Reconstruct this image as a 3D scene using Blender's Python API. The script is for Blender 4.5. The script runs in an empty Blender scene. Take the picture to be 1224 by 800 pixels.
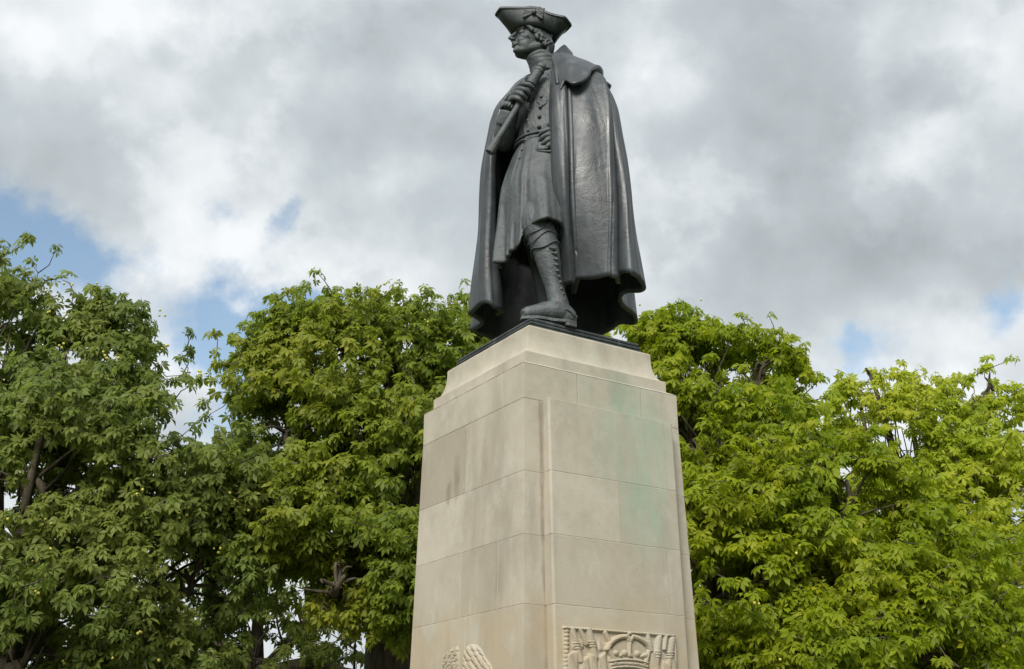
import bpy, bmesh, math, random
import numpy as np
from mathutils import Vector, Matrix
random.seed(7); RNG = np.random.default_rng(11)
SC = bpy.context.scene
COL = SC.collection
R = math.radians

# ------------------------------------------------------------------ camera
FOC, PITCH = 1352.0, R(21.6)
CP, SP = math.cos(PITCH), math.sin(PITCH)
cam_d = bpy.data.cameras.new('camera'); cam = bpy.data.objects.new('camera', cam_d); COL.objects.link(cam)
cam.location = (0, 0, 1.6); cam.rotation_euler = (R(90) + PITCH, 0, 0)
cam_d.sensor_width = 36; cam_d.lens = 36 * FOC / 1224; cam_d.clip_end = 3000; cam_d.clip_start = .1
SC.camera = cam

def P(px, py, Y):
    """world point at distance Y in front of the camera, seen at a place of the photograph"""
    u = (px - 612) / FOC; v = (400 - py) / FOC; w = CP - v * SP
    return np.array([Y * u / w, Y, 1.6 + Y * (v * CP + SP) / w])
def Q(px, Y, z):
    return np.array([(px - 612) / FOC * (Y * CP + (z - 1.6) * SP), Y, z])
def proj(q):
    q = np.asarray(q, float); x, y, z = q[..., 0], q[..., 1], q[..., 2] - 1.6
    d = y * CP + z * SP
    return 612 + FOC * x / d, 400 - FOC * (z * CP - y * SP) / d, d

# ------------------------------------------------------------------ sky and sun
SUN_EL, SUN_AZ = R(42), R(196)       # azimuth clockwise from +Y
world = bpy.data.worlds.new('World'); SC.world = world; world.use_nodes = True
def build_world():
    nt = world.node_tree; N = nt.nodes; L = nt.links; N.clear()
    out = N.new('ShaderNodeOutputWorld'); bg = N.new('ShaderNodeBackground'); bg.inputs[1].default_value = 0.1
    L.new(bg.outputs[0], out.inputs[0])
    sky = N.new('ShaderNodeTexSky'); sky.sky_type = 'NISHITA'; sky.sun_disc = False
    sky.sun_elevation = SUN_EL; sky.sun_rotation = SUN_AZ; sky.air_density = 1.0; sky.dust_density = .6; sky.ozone_density = 1.5
    tc = N.new('ShaderNodeTexCoord'); D = tc.outputs['Generated']
    def math_(op, a, b=None, c=None, clamp=False):
        n = N.new('ShaderNodeMath'); n.operation = op; n.use_clamp = clamp
        for i, v in enumerate((a, b, c)):
            if v is None: continue
            if isinstance(v, (int, float)): n.inputs[i].default_value = v
            else: L.new(v, n.inputs[i])
        return n.outputs[0]
    def noise(scale, detail, rough, dist=0., vec=D):
        n = N.new('ShaderNodeTexNoise'); n.inputs['Scale'].default_value = scale; n.inputs['Detail'].default_value = detail
        n.inputs['Roughness'].default_value = rough; n.inputs['Distortion'].default_value = dist; L.new(vec, n.inputs['Vector']); return n
    # warp directions a little so the hand-placed masses have cloud-like edges
    wn = noise(5.0, 6, .6)
    sub = N.new('ShaderNodeVectorMath'); sub.operation = 'SUBTRACT'; L.new(wn.outputs['Color'], sub.inputs[0]); sub.inputs[1].default_value = (.5, .5, .5)
    scl = N.new('ShaderNodeVectorMath'); scl.operation = 'SCALE'; L.new(sub.outputs[0], scl.inputs[0]); scl.inputs['Scale'].default_value = .15
    add = N.new('ShaderNodeVectorMath'); add.operation = 'ADD'; L.new(D, add.inputs[0]); L.new(scl.outputs[0], add.inputs[1])
    W = add.outputs[0]
    wn2 = noise(13.0, 5, .6)
    sub2 = N.new('ShaderNodeVectorMath'); sub2.operation = 'SUBTRACT'; L.new(wn2.outputs['Color'], sub2.inputs[0]); sub2.inputs[1].default_value = (.5, .5, .5)
    scl2 = N.new('ShaderNodeVectorMath'); scl2.operation = 'SCALE'; L.new(sub2.outputs[0], scl2.inputs[0]); scl2.inputs['Scale'].default_value = .05
    add2 = N.new('ShaderNodeVectorMath'); add2.operation = 'ADD'; L.new(W, add2.inputs[0]); L.new(scl2.outputs[0], add2.inputs[1])
    W = add2.outputs[0]
    def blobs(lst, base):
        acc = base
        for px, py, rpx, amp in lst:
            q = P(px, py, 1.0) - np.array([0, 0, 1.6]); q = q / np.linalg.norm(q)
            dn = N.new('ShaderNodeVectorMath'); dn.operation = 'DISTANCE'; L.new(W, dn.inputs[0]); dn.inputs[1].default_value = tuple(q)
            k = rpx / FOC
            e = math_('MULTIPLY', dn.outputs['Value'], 1 / k); e = math_('MULTIPLY', e, e); e = math_('MULTIPLY', e, -1)
            e = math_('POWER', 2.718, e)
            acc = math_('MULTIPLY_ADD', e, amp, acc)
        return acc
    n1 = noise(3.2, 9, .55, .0); n2 = noise(8.5, 10, .58, .0)
    of = N.new('ShaderNodeVectorMath'); of.operation = 'ADD'; L.new(D, of.inputs[0]); of.inputs[1].default_value = (-.012, -.006, .032)
    n3 = noise(4.2, 8, .50, 0., of.outputs[0]); n4 = noise(4.2, 8, .50, 0.)
    lit = math_('SUBTRACT', n4.outputs[0], n3.outputs[0])
    b = math_('MULTIPLY_ADD', n1.outputs[0], .8, .14)
    b = math_('MULTIPLY_ADD', n2.outputs[0], .36, math_('SUBTRACT', b, .14))
    b = math_('MULTIPLY_ADD', lit, 1.5, b)
    n5 = noise(3.6, 12, .56, 0.)
    def sstep(v, a_, b_):
        q = N.new('ShaderNodeMapRange'); q.interpolation_type = 'SMOOTHSTEP'; L.new(v, q.inputs[0]); q.inputs[1].default_value = a_; q.inputs[2].default_value = b_; return q.outputs[0]
    rim = math_('SUBTRACT', sstep(n5.outputs[0], .455, .50), sstep(n5.outputs[0], .50, .64))
    b = math_('MULTIPLY_ADD', rim, .13, math_('SUBTRACT', b, .04))
    b = blobs(BRIGHT, b)
    b = math_('MULTIPLY', b, 1.0, clamp=True)
    ramp = N.new('ShaderNodeValToRGB'); L.new(b, ramp.inputs[0]); el = ramp.color_ramp.elements
    el[0].position = .10; el[0].color = (.38, .415, .44, 1); el[1].position = .95; el[1].color = (.86, .89, .91, 1)
    e = el.new(.5); e.color = (.52, .57, .60, 1)
    m = math_('MULTIPLY_ADD', n1.outputs[0], .6, .42)
    m = math_('MULTIPLY_ADD', n2.outputs[0], 1.3, math_('SUBTRACT', m, .50))
    nw = noise(22, 6, .6, 0.); m = math_('MULTIPLY_ADD', nw.outputs[0], .5, math_('SUBTRACT', m, .25))
    m = blobs(BLUE, m)
    mr = N.new('ShaderNodeMapRange'); mr.interpolation_type = 'SMOOTHSTEP'; L.new(m, mr.inputs[0])
    mr.inputs[1].default_value = .12; mr.inputs[2].default_value = .72; mr.inputs[3].default_value = .10
    cs = N.new('ShaderNodeVectorMath'); cs.operation = 'SCALE'; L.new(ramp.outputs[0], cs.inputs[0]); cs.inputs['Scale'].default_value = CLOUD_GAIN
    bs = N.new('ShaderNodeVectorMath'); bs.operation = 'MULTIPLY'; L.new(sky.outputs[0], bs.inputs[0]); bs.inputs[1].default_value = SKY_GAIN
    mix = N.new('ShaderNodeMix'); mix.data_type = 'RGBA'; L.new(mr.outputs[0], mix.inputs[0]); L.new(bs.outputs[0], mix.inputs[6]); L.new(cs.outputs[0], mix.inputs[7])
    L.new(mix.outputs[2], bg.inputs[0])
CLOUD_GAIN = 6.5
SKY_GAIN = (1.18, 1.16, 1.02)
BRIGHT = [(90, 60, 150, .14), (60, 200, 90, -.16), (450, 80, 120, -.20), (380, 180, 90, -.16), (310, 260, 90, .16), (230, 370, 110, .26), (640, 300, 120, -.12), (190, 150, 70, -.05),
          (765, 60, 45, .30), (700, 110, 60, .12), (960, 60, 180, -.26), (1000, 190, 120, -.14), (860, 250, 65, .22), (950, 240, 36, .24), (820, 110, 50, .16), (1120, 170, 60, .40), (1200, 60, 60, .2),
          (1060, 215, 45, .16), (1180, 300, 90, -.20), (920, 350, 110, -.18), (1160, 410, 70, .38), (990, 470, 80, .30), (720, 350, 80, .05), (500, 330, 100, .04), (210, 450, 45, .3)]
BLUE = [(0, 285, 56, -.85), (65, 322, 50, -.75), (110, 340, 28, -.35), (255, 425, 78, -1.3), (335, 370, 52, -.95), (395, 352, 34, -.6), (325, 235, 22, -.45), (275, 205, 20, -.32), (255, 262, 26, -.42), (155, 325, 36, -.35), (320, 270, 24, -.45), (190, 300, 26, -.25),
        (0, 345, 50, -.5), (40, 290, 22, .35), (1195, 372, 38, -.6), (1224, 305, 26, -.40), (1020, 440, 34, -.55), (975, 475, 26, -.3), (1060, 560, 80, -.35), (560, 200, 240, .14), (130, 100, 180, .20),
        (900, 150, 300, .18), (200, 470, 44, .60), (150, 260, 50, .12), (70, 345, 22, .3), (225, 350, 26, .25)]
build_world()
sun_d = bpy.data.lights.new('sun', 'SUN'); sun = bpy.data.objects.new('sun', sun_d); COL.objects.link(sun)
sun_d.energy = 3.2; sun_d.angle = R(24); sun_d.color = (1, .96, .89)
sdir = Vector((math.sin(SUN_AZ) * math.cos(SUN_EL), math.cos(SUN_AZ) * math.cos(SUN_EL), math.sin(SUN_EL)))
sun.rotation_euler = sdir.to_track_quat('Z', 'Y').to_euler()
SC.view_settings.view_transform = 'Standard'; SC.view_settings.look = 'None'; SC.view_settings.exposure = 0.75; SC.view_settings.gamma = 1
SC.view_settings.use_curve_mapping = False
SC.render.engine = 'CYCLES'
SC.cycles.max_bounces = 8; SC.cycles.transparent_max_bounces = 8

# ------------------------------------------------------------------ materials
class NT:
    def __init__(s, name, rough=.6, metallic=0., spec=.5):
        s.m = bpy.data.materials.new(name); s.m.use_nodes = True; s.t = s.m.node_tree; s.N = s.t.nodes; s.L = s.t.links
        s.b = s.N['Principled BSDF']; s.b.inputs['Roughness'].default_value = rough; s.b.inputs['Metallic'].default_value = metallic
        s.b.inputs['Specular IOR Level'].default_value = spec
        s.tc = s.N.new('ShaderNodeTexCoord')
    def put(s, n, i, v):
        if isinstance(v, (int, float, tuple)): n.inputs[i].default_value = v
        else: s.L.new(v, n.inputs[i])
    def noise(s, scale, detail=5, rough=.55, vec=None, dist=0., stretch=None):
        n = s.N.new('ShaderNodeTexNoise'); n.inputs['Scale'].default_value = scale; n.inputs['Detail'].default_value = detail
        n.inputs['Roughness'].default_value = rough; n.inputs['Distortion'].default_value = dist
        v = vec or s.tc.outputs['Object']
        if stretch:
            mp = s.N.new('ShaderNodeMapping'); mp.inputs['Scale'].default_value = stretch; s.L.new(v, mp.inputs[0]); v = mp.outputs[0]
        s.L.new(v, n.inputs['Vector']); return n.outputs[0]
    def math(s, op, a, b=0., clamp=False):
        n = s.N.new('ShaderNodeMath'); n.operation = op; n.use_clamp = clamp; s.put(n, 0, a); s.put(n, 1, b); return n.outputs[0]
    def rng(s, v, a, b, c=0., d=1.):
        n = s.N.new('ShaderNodeMapRange'); n.interpolation_type = 'SMOOTHSTEP'; s.put(n, 0, v)
        for i, x in enumerate((a, b, c, d)): n.inputs[i + 1].default_value = x
        return n.outputs[0]
    def mix(s, f, a, b, mode='MIX'):
        n = s.N.new('ShaderNodeMix'); n.data_type = 'RGBA'; n.blend_type = mode
        s.put(n, 0, f); s.put(n, 6, a + (1,) if isinstance(a, tuple) and len(a) == 3 else a); s.put(n, 7, b + (1,) if isinstance(b, tuple) and len(b) == 3 else b)
        return n.outputs[2]
    def bump(s, h, dist, strength=1.):
        n = s.N.new('ShaderNodeBump'); n.inputs['Distance'].default_value = dist; n.inputs['Strength'].default_value = strength
        s.L.new(h, n.inputs['Height']); s.L.new(n.outputs[0], s.b.inputs['Normal'])
    def color(s, c): s.put(s.b, 'Base Color', c)

# plinth frame
ANG = R(57.3)
UU = np.array([math.sin(ANG), math.cos(ANG), 0]); VV = np.array([-math.cos(ANG), math.sin(ANG), 0])
C0 = np.array([0.0872, 8.0, 0])                       # near corner of the shaft at its top joint
PW, PD = 1.50, 1.565                                  # widths along UU and VV
def lo(u, v, z):
    q = C0 + UU * u + VV * v; return np.array([q[0], q[1], z])

SW, PR = .150, .105     # corner strip width and projection of the right-hand face's panel
def pix_u(px, py, v=-.1):
    """u on the plane v=const seen at px,py"""
    w0 = P(px, py, 1.0) - np.array([0, 0, 1.6]); o = np.array([0, 0, 1.6]) - C0
    t = (v - o.dot(VV)) / w0.dot(VV); q = o + w0 * t + np.array([0, 0, 0]); return q.dot(UU), (np.array([0, 0, 1.6]) + w0 * t)[2]
def pix_v(px, py, u=0.):
    w0 = P(px, py, 1.0) - np.array([0, 0, 1.6]); o = np.array([0, 0, 1.6]) - C0
    t = (u - o.dot(UU)) / w0.dot(UU); q = o + w0 * t; return q.dot(VV), (np.array([0, 0, 1.6]) + w0 * t)[2]
def stone_material():
    s = NT('portland_stone', .82, spec=.3)
    G = s.N.new('ShaderNodeNewGeometry').outputs['Position']
    at = s.N.new('ShaderNodeAttribute'); at.attribute_name = 'tone'
    a = s.noise(1.6, 6, .6, G); b = s.noise(11, 6, .65, G); c = s.noise(90, 4, .6, G)
    st = s.noise(2.6, 6, .6, G, stretch=(1, 1, .22))
    col = s.mix(s.rng(a, .35, .68), (.395, .360, .292), (.318, .287, .224))
    col = s.mix(s.rng(b, .3, .75, 0, .5), col, (.43, .40, .335))
    col = s.mix(s.rng(at.outputs['Fac'], 0, 1, 0, .8), col, (.262, .232, .175))
    col = s.mix(s.rng(st, .48, .70, 0, .65), col, (.245, .220, .175))
    # crease shade painted into the re-entrant corners beside the panel, broken up by noise
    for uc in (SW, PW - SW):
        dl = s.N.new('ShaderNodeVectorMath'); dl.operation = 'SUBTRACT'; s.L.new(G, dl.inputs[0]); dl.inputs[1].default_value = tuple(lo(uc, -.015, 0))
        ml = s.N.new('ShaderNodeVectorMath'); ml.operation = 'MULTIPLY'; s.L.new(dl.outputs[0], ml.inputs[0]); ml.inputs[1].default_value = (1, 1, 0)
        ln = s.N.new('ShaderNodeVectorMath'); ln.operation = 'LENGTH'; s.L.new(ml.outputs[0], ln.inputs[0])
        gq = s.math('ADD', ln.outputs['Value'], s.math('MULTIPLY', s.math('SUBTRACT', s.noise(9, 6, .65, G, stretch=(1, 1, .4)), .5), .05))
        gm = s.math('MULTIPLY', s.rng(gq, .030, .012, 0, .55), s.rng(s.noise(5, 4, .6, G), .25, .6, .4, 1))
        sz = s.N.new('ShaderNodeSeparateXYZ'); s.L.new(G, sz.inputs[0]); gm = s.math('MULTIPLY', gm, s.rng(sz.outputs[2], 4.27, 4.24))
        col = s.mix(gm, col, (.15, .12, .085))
    # grime specks
    sp = s.noise(38, 3, .7, G); col = s.mix(s.rng(sp, .66, .74, 0, .55), col, (.17, .15, .12))
    lc = s.noise(5.5, 7, .7, G, stretch=(1, 1, .5)); col = s.mix(s.rng(lc, .52, .7, 0, .45), col, (.43, .41, .36))
    # washed-down copper stain on the right-hand face
    def stain(px, py, rad, amp, zs=.45):
        q = lo(0, 0, 0); best = None
        # intersect with the right-hand face
        for Yt in np.linspace(7.8, 9.2, 700):
            w = P(px, py, Yt); v = (w - C0)[0] * VV[0] + (w - C0)[1] * VV[1]
            if best is None or abs(v + .05) < best[0]: best = (abs(v + .05), w)
        w = best[1]
        wp = s.N.new('ShaderNodeVectorMath'); wp.operation = 'SUBTRACT'; s.L.new(warp, wp.inputs[0]); wp.inputs[1].default_value = tuple(w)
        ml = s.N.new('ShaderNodeVectorMath'); ml.operation = 'MULTIPLY'; s.L.new(wp.outputs[0], ml.inputs[0]); ml.inputs[1].default_value = (1, 1, zs)
        ln = s.N.new('ShaderNodeVectorMath'); ln.operation = 'LENGTH'; s.L.new(ml.outputs[0], ln.inputs[0])
        return s.rng(ln.outputs['Value'], rad * 1.7, rad * .1, 0, amp)
    nn = s.N.new('ShaderNodeTexNoise'); nn.inputs['Scale'].default_value = 4; nn.inputs['Detail'].default_value = 4; s.L.new(G, nn.inputs['Vector'])
    sb = s.N.new('ShaderNodeVectorMath'); sb.operation = 'SUBTRACT'; s.L.new(nn.outputs['Color'], sb.inputs[0]); sb.inputs[1].default_value = (.5, .5, .5)
    sc = s.N.new('ShaderNodeVectorMath'); sc.operation = 'SCALE'; s.L.new(sb.outputs[0], sc.inputs[0]); sc.inputs['Scale'].default_value = .35
    ad = s.N.new('ShaderNodeVectorMath'); ad.operation = 'ADD'; s.L.new(G, ad.inputs[0]); s.L.new(sc.outputs[0], ad.inputs[1]); warp = ad.outputs[0]
    m = None
    for args in [(700, 400, .16, .5, .9), (745, 455, .16, .6, .6), (768, 520, .24, 1., .5), (730, 545, .22, .6, .6), (765, 600, .24, 1., .6), (750, 480, .2, .8, .7), (780, 640, .12, .5, .4), (700, 455, .25, .3, .8), (722, 415, .16, .5, .8)]:
        k = stain(*args); m = k if m is None else s.math('MAXIMUM', m, k)
    gn = s.noise(7, 6, .6, G, stretch=(1, 1, .3))
    m = s.math('MULTIPLY', m, s.math('MULTIPLY', s.rng(gn, .25, .6, .45, 1), s.rng(s.noise(22, 6, .65, G, stretch=(1, 1, .10)), .35, .62, .45, 1)))
    col = s.mix(s.math('MULTIPLY', m, .82), col, (.225, .325, .245))
    # ochre weathering low on the shaft, on the corner
    sep = s.N.new('ShaderNodeSeparateXYZ'); s.L.new(G, sep.inputs[0])
    low = s.math('MULTIPLY', s.rng(sep.outputs[2], 2.95, 2.6), s.rng(s.noise(3, 5, .6, G), .3, .65))
    col = s.mix(s.math('MULTIPLY', low, .55), col, (.33, .26, .16))
    
    for (px_, py_, rad_, am_) in ((547, 572, .055, .8), (538, 590, .04, .8), (580, 555, .06, .35), (600, 700, .07, .4)):
        vv, zz = pix_v(px_, py_, 0.); w_ = lo(0, vv, zz)
        n1_ = s.N.new('ShaderNodeVectorMath'); n1_.operation = 'SUBTRACT'; s.L.new(G, n1_.inputs[0]); n1_.inputs[1].default_value = tuple(w_)
        n2_ = s.N.new('ShaderNodeVectorMath'); n2_.operation = 'MULTIPLY'; s.L.new(n1_.outputs[0], n2_.inputs[0]); n2_.inputs[1].default_value = (1, 1, .35)
        n3_ = s.N.new('ShaderNodeVectorMath'); n3_.operation = 'LENGTH'; s.L.new(n2_.outputs[0], n3_.inputs[0])
        q_ = s.math('ADD', n3_.outputs['Value'], s.math('MULTIPLY', s.math('SUBTRACT', s.noise(12, 5, .6, G), .5), .10))
        col = s.mix(s.rng(q_, rad_ * 1.5, rad_ * .2, 0, am_), col, (.20, .165, .12))
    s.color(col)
    pit = s.noise(160, 4, .7, G)
    h = s.math('ADD', s.math('MULTIPLY', b, .35), s.math('MULTIPLY', c, .35)); h = s.math('ADD', h, s.math('MULTIPLY', pit, .2))
    s.bump(h, .006, .75)
    return s.m
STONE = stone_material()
def simple_stone(name, col, dark):
    s = NT(name, .9, spec=.2); a = s.noise(9, 6, .6); s.color(s.mix(s.rng(a, .3, .7), col, dark)); s.bump(s.noise(60, 5), .004, .6); return s.m
MORTAR = simple_stone('lime_mortar', (.60, .56, .47), (.36, .33, .27))

def bronze_material(name, base, hi, gloss):
    s = NT(name, gloss, .0, .5)
    G = s.N.new('ShaderNodeNewGeometry').outputs['Position']
    a = s.noise(3.2, 6, .62, G); b = s.noise(26, 5, .65, G); st = s.noise(9, 6, .6, G, stretch=(1, 1, .12)); f = s.noise(140, 3, .6, G)
    col = s.mix(s.rng(a, .32, .7), base, hi)
    col = s.mix(s.rng(st, .52, .72, 0, .7), col, (hi[0] * 1.5, hi[1] * 1.65, hi[2] * 1.65))
    col = s.mix(s.rng(b, .55, .8, 0, .5), col, (base[0] * .55, base[1] * .6, base[2] * .6))
    s.color(col)
    s.b.inputs['Metallic'].default_value = .0
    s.put(s.b, 'Roughness', s.rng(a, .25, .75, gloss - .12, gloss + .14))
    h = s.math('ADD', s.math('MULTIPLY', b, .7), s.math('MULTIPLY', f, .35)); h = s.math('ADD', h, s.math('MULTIPLY', s.noise(9, 5, .6, G, dist=.4), 1.6)); s.bump(h, BUMP[name], .8)
    return s.m
BUMP = {'patinated_bronze': .0035, 'dull_bronze': .012}
BRONZE = bronze_material('patinated_bronze', (.027, .031, .035), (.048, .055, .060), .44)
BRONZE_D = bronze_material('dull_bronze', (.034, .040, .043), (.068, .078, .081), .52)

def leaf_material(name, c1, c2, c3, trans=.32):
    s = NT(name, .55, spec=.3)
    at = s.N.new('ShaderNodeAttribute'); at.attribute_name = 'tint'
    t = at.outputs['Fac']
    G = s.N.new('ShaderNodeNewGeometry').outputs['Position']
    big = s.noise(.55, 3, .5, G)
    col = s.mix(s.rng(t, 0., .75), c1, c2); col = s.mix(s.rng(t, .86, 1., 0, .9), col, c3)
    col = s.mix(s.rng(big, .4, .68, 0, .55), col, c3)
    fine = s.noise(30, 4, .6, G); col = s.mix(s.rng(fine, .3, .8, 0, .3), col, c1)
    s.color(col); s.L.new(s.noise(60, 3, .6, G), s.b.inputs['Roughness']) if False else None
    tr = s.N.new('ShaderNodeBsdfTranslucent')
    tcol = s.mix(.5, col, tuple(min(1, x * 2.2) for x in c2)); s.L.new(tcol, tr.inputs[0])
    mx = s.N.new('ShaderNodeMixShader'); mx.inputs[0].default_value = trans + .18
    s.L.new(s.b.outputs[0], mx.inputs[1]); s.L.new(tr.outputs[0], mx.inputs[2])
    s.L.new(mx.outputs[0], s.N['Material Output'].inputs[0])
    return s.m
def bark_material():
    s = NT('chestnut_bark', .9, spec=.2)
    G = s.N.new('ShaderNodeNewGeometry').outputs['Position']
    a = s.noise(14, 6, .65, G, stretch=(1, 1, .25)); s.color(s.mix(s.rng(a, .3, .7), (.045, .036, .025), (.10, .085, .06))); s.bump(a, .03, .9); return s.m
BARK = bark_material()
def flat(name, col, rough=.6):
    s = NT(name, rough); a = s.noise(20, 3); s.color(s.mix(s.rng(a, .3, .7), col, tuple(x * .75 for x in col))); return s.m
HUSK = flat('yellow_green_husk', (.48, .44, .08), .6)

# ------------------------------------------------------------------ mesh helpers
def link(name, me, mat=None, parent=None, smooth=True):
    o = bpy.data.objects.new(name, me); COL.objects.link(o)
    if mat and not me.materials: me.materials.append(mat)
    if smooth: me.polygons.foreach_set('use_smooth', [True] * len(me.polygons))
    if parent: o.parent = parent
    return o
def mesh(name, verts, faces):
    me = bpy.data.meshes.new(name); me.from_pydata([tuple(map(float, v)) for v in verts], [], [tuple(map(int, f)) for f in faces]); me.update(); return me
def tag(o, label, cat, group=None, kind=None):
    if label: o['label'] = label
    if cat: o['category'] = cat
    if group: o['group'] = group
    if kind: o['kind'] = kind
    return o
def empty(name, loc):
    o = bpy.data.objects.new(name, None); COL.objects.link(o); o.location = loc; o.empty_display_size = .2; return o
def child(o, root):
    """o's mesh is in world coordinates; hang it under root"""
    o.parent = root; o.matrix_parent_inverse = Matrix.Translation(-Vector(root_loc[root.name])); return o
root_loc = {}
def root(name, loc, label, cat, group=None):
    o = empty(name, loc); root_loc[o.name] = tuple(loc); tag(o, label, cat, group); return o

def catmull(pts, n, closed=False):
    """pts (k,...) -> (n,...) on a Catmull-Rom curve"""
    pts = np.asarray(pts, float); k = len(pts)
    if closed:
        t = np.arange(n) / n * k; i = np.floor(t).astype(int); f = t - i
        g = lambda j: pts[(i + j) % k]
    else:
        t = np.linspace(0, k - 1, n); i = np.minimum(np.floor(t).astype(int), k - 2); f = t - i
        ext = np.concatenate([[2 * pts[0] - pts[1]], pts, [2 * pts[-1] - pts[-2]]])
        g = lambda j: ext[i + 1 + j]
    f = f.reshape((-1,) + (1,) * (pts.ndim - 1))
    p0, p1, p2, p3 = g(-1), g(0), g(1), g(2)
    return .5 * (2 * p1 + (p2 - p0) * f + (2 * p0 - 5 * p1 + 4 * p2 - p3) * f ** 2 + (3 * p1 - p0 - 3 * p2 + p3) * f ** 3)
def grid_faces(nr, nc, closed=False):
    f = []
    for i in range(nr - 1):
        for j in range(nc if closed else nc - 1):
            k = (j + 1) % nc; f.append((i * nc + j, i * nc + k, (i + 1) * nc + k, (i + 1) * nc + j))
    return f
def tube_geo(path, radii, seg=10, cap=True, off=0):
    path = np.asarray(path, float); n = len(path); V = []; F = []
    t = np.gradient(path, axis=0); t /= np.linalg.norm(t, axis=1)[:, None] + 1e-9
    up = np.array([0, 0, 1.]) if abs(t[0][2]) < .9 else np.array([1., 0, 0])
    a = np.cross(t[0], up); a /= np.linalg.norm(a)
    for i in range(n):
        a = a - t[i] * a.dot(t[i]); a /= np.linalg.norm(a); b = np.cross(t[i], a)
        for j in range(seg):
            w = 2 * math.pi * j / seg; V.append(path[i] + radii[i] * (a * math.cos(w) + b * math.sin(w)))
    for i in range(n - 1):
        for j in range(seg):
            k = (j + 1) % seg; F.append((off + i * seg + j, off + i * seg + k, off + (i + 1) * seg + k, off + (i + 1) * seg + j))
    if cap:
        F.append(tuple(off + j for j in range(seg))[::-1]); F.append(tuple(off + (n - 1) * seg + j for j in range(seg)))
    return V, F
class Geo:
    def __init__(s): s.V = []; s.F = []
    def add(s, V, F): o = len(s.V); s.V.extend(V); s.F.extend(tuple(i + o for i in f) for f in F)
    def tube(s, path, radii, seg=12, sub=1):
        path = np.asarray(path, float); radii = np.asarray(radii, float) if np.ndim(radii) else np.full(len(path), radii, float)
        if sub > 1: n = (len(path) - 1) * sub + 1; path = catmull(path, n); radii = catmull(radii, n)
        V, F = tube_geo(path, radii, seg); s.add(V, F)
    def caps(s, a, b, ra, rb, seg=14):
        """capsule with round ends"""
        a = np.asarray(a, float); b = np.asarray(b, float); d = b - a; l = np.linalg.norm(d); d = d / (l + 1e-9)
        ks = np.linspace(0, math.pi / 2, 5)
        path = [a - d * ra * math.cos(k) for k in ks] + [b + d * rb * math.sin(k) for k in ks]
        rad = [max(.002, ra * math.sin(k)) for k in ks] + [max(.002, rb * math.cos(k)) for k in ks]
        V, F = tube_geo(path, rad, seg); s.add(V, F)
    def ell(s, c, ax, rad, n=12, m=8):
        """ellipsoid; ax = three axis vectors"""
        c = np.asarray(c, float); V = []; F = []
        for i in range(m + 1):
            p = math.pi * i / m
            for j in range(n):
                w = 2 * math.pi * j / n
                q = (math.sin(p) * math.cos(w) * rad[0], math.sin(p) * math.sin(w) * rad[1], math.cos(p) * rad[2]); V.append(c + ax[0] * q[0] + ax[1] * q[1] + ax[2] * q[2])
        for i in range(m):
            for j in range(n): k = (j + 1) % n; F.append((i * n + j, (i + 1) * n + j, (i + 1) * n + k, i * n + k))
        s.add(V, F)
    def loft(s, rings, cap=True):
        n = len(rings[0]); V = [p for r in rings for p in r]; F = grid_faces(len(rings), n, True)
        if cap: F.append(tuple(range(n))[::-1]); F.append(tuple((len(rings) - 1) * n + j for j in range(n)))
        s.add(V, F)
    def obj(s, name, mat, parent=None, smooth=True): return link(name, mesh(name, s.V, s.F), mat, parent, smooth)
def apply_mods(o):
    dg = bpy.context.evaluated_depsgraph_get(); dg.update()
    me = bpy.data.meshes.new_from_object(o.evaluated_get(dg)); old = o.data; o.modifiers.clear(); o.data = me; bpy.data.meshes.remove(old)
    return o
def remesh(o, vox, smooth_it=2):
    m = o.modifiers.new('r', 'REMESH'); m.mode = 'VOXEL'; m.voxel_size = vox; m.use_smooth_shade = True
    if smooth_it: k = o.modifiers.new('s', 'SMOOTH'); k.factor = .5; k.iterations = smooth_it
    return apply_mods(o)
def solid(o, th, offset=-1, even=False):
    m = o.modifiers.new('t', 'SOLIDIFY'); m.thickness = th; m.offset = offset; m.use_even_offset = even
    return apply_mods(o)
AX = [np.array([1., 0, 0]), np.array([0, 1., 0]), np.array([0, 0, 1.])]

# ================================================================== the setting
def ground():
    V = []; F = []
    rings = [0, 3, 6, 12, 25, 50, 110, 250, 600, 1500]; n = 48
    for r in rings:
        for j in range(n): w = 2 * math.pi * j / n; V.append((r * math.cos(w), 9 + r * math.sin(w), -.25 * (r > 100) * (r / 600)))
    F = grid_faces(len(rings), n, True)
    s = NT('mown_grass', .9, spec=.2); a = s.noise(1.5, 6); b = s.noise(40, 5); c = s.mix(s.rng(a, .3, .7), (.05, .085, .02), (.09, .11, .035)); s.color(s.mix(s.rng(b, .3, .7, 0, .5), c, (.035, .055, .015))); s.bump(b, .04)
    o = link('ground', mesh('ground', V, F), s.m); tag(o, 'mown grass ground under the trees', None, kind='structure')
    # paved terrace round the plinth
    bm = bmesh.new(); bmesh.ops.create_circle(bm, cap_ends=True, segments=64, radius=5.2); me = bpy.data.meshes.new('pavement'); bm.to_mesh(me); bm.free()
    o = link('pavement', me, simple_stone('gravel_paving', (.34, .30, .24), (.24, .21, .17)), smooth=False); c = lo(PW / 2, PD / 2, .012); o.location = tuple(c); tag(o, 'pale gravel paving round the plinth', None, kind='structure')
ground()

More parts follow.
